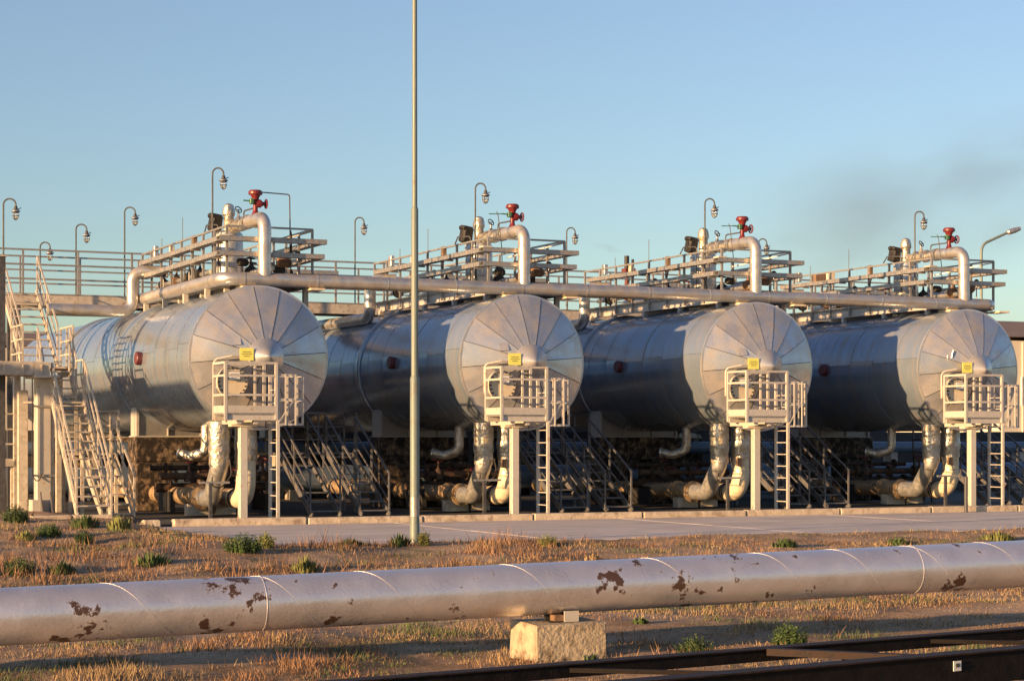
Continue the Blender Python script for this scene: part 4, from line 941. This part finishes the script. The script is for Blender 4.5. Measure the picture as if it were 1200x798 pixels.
# ================================================================== smoke
def smoke(name, label, c, rad, rz, dens, nscale, col, seed):
    b = MB(); n, mm = 24, 14; vs = []
    for i in range(1, mm):
        f = math.pi * i / mm
        for j in range(n):
            a = 2 * math.pi * j / n; d = Vector((math.sin(f) * math.cos(a), math.sin(f) * math.sin(a), math.cos(f)))
            vs.append(d)
    vs += [Vector((0, 0, 1)), Vector((0, 0, -1))]
    fs = [(i * n + j, (i + 1) * n + j, (i + 1) * n + (j + 1) % n, i * n + (j + 1) % n) for i in range(mm - 2) for j in range(n)]
    T, B_ = len(vs) - 2, len(vs) - 1
    fs += [(T, j, (j + 1) % n) for j in range(n)] + [(B_, (mm - 2) * n + (j + 1) % n, (mm - 2) * n + j) for j in range(n)]
    me = bpy.data.meshes.new(name); me.from_pydata([tuple(v) for v in vs], [], fs)
    m = bpy.data.materials.new(name); m.use_nodes = True; N = m.node_tree.nodes; L = m.node_tree.links; N.clear()
    out = N.new('ShaderNodeOutputMaterial'); pv = N.new('ShaderNodeVolumePrincipled'); L.new(pv.outputs[0], out.inputs['Volume'])
    pv.inputs['Color'].default_value = (*col, 1); pv.inputs['Anisotropy'].default_value = 0.2
    tc = N.new('ShaderNodeTexCoord')
    ln = N.new('ShaderNodeVectorMath'); ln.operation = 'LENGTH'; L.new(tc.outputs['Object'], ln.inputs[0])
    fo = N.new('ShaderNodeMapRange'); fo.interpolation_type = 'SMOOTHSTEP'; fo.inputs[1].default_value = 1.0; fo.inputs[2].default_value = 0.15; L.new(ln.outputs['Value'], fo.inputs[0])
    mp = N.new('ShaderNodeMapping'); mp.inputs['Location'].default_value = (seed, seed * 2, 0); mp.inputs['Scale'].default_value = (nscale, nscale * 0.6, nscale * 0.6); L.new(tc.outputs['Object'], mp.inputs[0])
    nz = N.new('ShaderNodeTexNoise'); nz.inputs['Scale'].default_value = 1; nz.inputs['Detail'].default_value = 4; L.new(mp.outputs[0], nz.inputs['Vector'])
    nr = N.new('ShaderNodeMapRange'); nr.inputs[1].default_value = 0.42; nr.inputs[2].default_value = 0.75; L.new(nz.outputs['Fac'], nr.inputs[0])
    m1 = N.new('ShaderNodeMath'); m1.operation = 'MULTIPLY'; L.new(fo.outputs[0], m1.inputs[0]); L.new(nr.outputs[0], m1.inputs[1])
    m2 = N.new('ShaderNodeMath'); m2.operation = 'MULTIPLY'; L.new(m1.outputs[0], m2.inputs[0]); m2.inputs[1].default_value = dens
    L.new(m2.outputs[0], pv.inputs['Density']); me.materials.append(m)
    o = bpy.data.objects.new(name, me); COL.objects.link(o); o.location = c; o.scale = rad; o.rotation_euler = (0, rz, -TH)
    tag(o, label, 'smoke', kind='stuff')
smoke('smoke', 'wide grey smoke drifting across the sky at the right', at_depth(1120, 235, 600), (110, 22, 32), R(-16), 0.05, 2.2, (0.40, 0.42, 0.47), 3.1)
smoke('smoke', 'small pinkish smoke wisp trailing left from the red stack', at_depth(712, 291, 290), (3.3, 0.9, 0.8), R(14), 0.45, 1.9, (0.5, 0.42, 0.42), 1.0)

# ================================================================== weeds and grass
def weed(px, py, hpx, wpx, label, m, style, seed):
    z = -0.3
    d = _ray(px, py); tt = 12.0
    while tt < 60:
        p = Vector((0, 0, H)) + d * tt; z = gz(p.x, p.y)
        if p.x > 10.8 and p.y > 34.3: z = max(z, ROAD_Z)
        if p.z <= z: break
        tt += 0.05
    Z = p.x * math.sin(TH) + p.y * math.cos(TH); h = hpx * Z / F; r = wpx / 2 * Z / F
    rnd = random.Random(seed); b = MB()
    n = int(110 + 300 * min(1.5, r))
    for k in range(n):
        a = rnd.uniform(0, 2 * math.pi); q = rnd.random() ** 0.7; base = Vector((p.x + math.cos(a) * r * 0.75 * q, p.y + math.sin(a) * r * 0.75 * q, z - 0.02))
        hh = h * rnd.uniform(0.35, 1.0) * (1 - 0.45 * q); lean = Vector((math.cos(a), math.sin(a), 0)) * hh * rnd.uniform(0.05, 0.5) * (0.3 + q)
        tip = base + lean + Vector((0, 0, hh)); sd = Vector((-math.sin(a + rnd.uniform(-1, 1)), math.cos(a), 0)).normalized()
        if style == 'blade':
            w_ = 0.010 * (1 + Z / 40); mid = base.lerp(tip, 0.55) + Vector((0, 0, hh * 0.07))
            b.add([base - sd * w_, base + sd * w_, mid + sd * w_ * 0.8, mid - sd * w_ * 0.8, tip], [(0, 1, 2, 3), (3, 2, 4)])
        else:
            w_ = 0.005 * (1 + Z / 40); b.add([base - sd * w_, base + sd * w_, tip], [(0, 1, 2)])
            for q2 in range(15):
                c = base.lerp(tip, rnd.uniform(0.2, 1.0)); d = Vector((rnd.gauss(0, 1), rnd.gauss(0, 1), rnd.gauss(0.5, 0.6))).normalized(); e = d.cross(Vector((rnd.gauss(0, 1), rnd.gauss(0, 1), rnd.gauss(0, 1)))).normalized()
                l_ = h * rnd.uniform(0.07, 0.15); b.add([c, c + d * l_ * 0.5 + e * l_ * 0.16, c + d * l_, c + d * l_ * 0.5 - e * l_ * 0.16], [(0, 1, 2, 3)])
    o = to_obj('weed', b, m); o['label'] = label; o['category'] = 'weed'; o['group'] = 'weeds along the verge'
    return o
weed(285, 646, 26, 52, 'largest dark green weed at the road edge left of the mast', 'leaf', 'leafy', 1)
weed(312, 642, 24, 18, 'thin dry seeded weed right of the largest green weed', 'leaf_pale', 'leafy', 2)
weed(410, 640, 15, 36, 'low bright green grass clump at the road edge left of the mast', 'leaf', 'blade', 3)
weed(468, 640, 20, 30, 'green grass clump touching the mast foot on its left', 'leaf', 'blade', 4)
weed(497, 639, 22, 12, 'thin brown weed stalk just right of the mast foot', 'leaf_pale', 'leafy', 5)
weed(358, 670, 26, 40, 'yellow green weed clump above the pipeline girth weld', 'leaf_pale', 'blade', 6)
weed(178, 662, 22, 56, 'dark green weed mid slope above the left part of the pipeline', 'leaf', 'blade', 7)
weed(72, 672, 22, 44, 'green weed above the pipeline second from the left edge', 'leaf', 'blade', 8)
weed(22, 673, 26, 42, 'green weed above the pipeline nearest the left edge', 'leaf', 'leafy', 9)
weed(98, 636, 20, 24, 'single rounded green weed below the foot of the stairs', 'leaf', 'leafy', 10)
weed(100, 618, 22, 42, 'bushy green weed right in front of the stair foot', 'leaf', 'blade', 11)
weed(140, 620, 22, 34, 'olive weed at the left end of the kerb', 'leaf_pale', 'blade', 12)
weed(58, 628, 20, 34, 'green weed right of the small concrete footing', 'leaf', 'leafy', 13)
weed(18, 612, 24, 36, 'green weed at the left edge beside the concrete footing', 'leaf', 'leafy', 14)
weed(30, 632, 16, 30, 'low olive weed below the concrete footing', 'leaf_pale', 'blade', 15)
weed(642, 640, 18, 30, 'dry wispy weed at the road edge under the second ladder', 'leaf_pale', 'leafy', 16)
weed(695, 657, 12, 26, 'dry yellow tuft below the third pier', 'straw', 'blade', 17)
weed(815, 768, 30, 46, 'bright green weed clump right of the concrete block', 'leaf', 'leafy', 18)
weed(925, 756, 32, 50, 'tallest bright green weed above the dark frame', 'leaf', 'leafy', 19)
weed(690, 772, 20, 60, 'green grass clump touching the right side of the concrete block', 'leaf', 'blade', 20)
weed(1052, 638, 12, 40, 'low green weed at the right verge behind the pipeline', 'leaf', 'blade', 21)
weed(1170, 632, 14, 50, 'olive weed at the verge near the right edge', 'leaf_pale', 'blade', 22)
weed(920, 640, 14, 40, 'low green weed at the verge below the third ladder', 'leaf', 'blade', 23)
weed(750, 730, 12, 24, 'small green sprout in the shade behind the block', 'leaf', 'blade', 24)
def patch(x, y, k, s=0.35): return noise.fractal(Vector((x * s, y * s, k)), 1.0, 2.0, 3)
def grass(name, label, m, n, hmin, hmax, keep, seed, wd=0.006):
    rnd = random.Random(seed); vs = []; fs = []; cnt = 0; tries = 0
    while cnt < n and tries < n * 12:
        tries += 1
        Z = 14 + 24 * rnd.random() ** 1.1 if rnd.random() < 0.85 else rnd.uniform(36, 48); u = rnd.uniform(-0.31, 0.31) * Z
        x = u * math.cos(TH) + Z * math.sin(TH); y = -u * math.sin(TH) + Z * math.cos(TH)
        if x > 10.9 + 0.5 * patch(x, y, 2.2, 0.8) and y > 34.5 + 0.6 * patch(x, y, 7.7, 0.8): continue
        if y > 45.4 and x > 9: continue
        if not keep(x, y, rnd): continue
        z = gz(x, y) - 0.01; h = rnd.uniform(hmin, hmax) * (0.55 + 2.6 * max(0, patch(x, y, seed * 1.3, 1.1))); a = rnd.uniform(0, 6.283); l_ = h * rnd.uniform(0.1, 0.8)
        w_ = wd * (0.7 + Z / 30); c, s = math.cos(a), math.sin(a); b = rnd.uniform(0, 6.283)
        o = len(vs); vs += [(x - c * w_, y - s * w_, z), (x + c * w_, y + s * w_, z), (x + math.cos(b) * l_, y + math.sin(b) * l_, z + h)]; fs.append((o, o + 1, o + 2)); cnt += 1
    me = bpy.data.meshes.new(name); me.from_pydata(vs, [], fs); finish(me, False, m)
    o = bpy.data.objects.new(name, me); COL.objects.link(o); tag(o, label, 'grass', kind='stuff')
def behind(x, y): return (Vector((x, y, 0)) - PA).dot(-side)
grass('dry_brush', 'taller reddish brown dry brush behind the pipeline', 'straw_red', 9000, 0.05, 0.20, lambda x, y, r: 24 < y < 34 and x < 19 and behind(x, y) > 3 and patch(x, y, 5.0, 0.5) + r.uniform(-0.2, 0.2) - 0.012 * max(0, x - 9) > 0.05, 34, 0.005)
grass('dry_grass', 'short straw coloured dry grass over the verge and field', 'straw', 75000, 0.012, 0.07, lambda x, y, r: patch(x, y, 1.0, 0.6) + r.uniform(-0.30, 0.25) > 0.0, 31, 0.0045)
grass('red_grass', 'reddish brown dry weeds over the verge and field', 'straw_red', 50000, 0.012, 0.075, lambda x, y, r: patch(x, y, 9.0, 0.7) + r.uniform(-0.3, 0.2) > 0.08, 32, 0.0045)
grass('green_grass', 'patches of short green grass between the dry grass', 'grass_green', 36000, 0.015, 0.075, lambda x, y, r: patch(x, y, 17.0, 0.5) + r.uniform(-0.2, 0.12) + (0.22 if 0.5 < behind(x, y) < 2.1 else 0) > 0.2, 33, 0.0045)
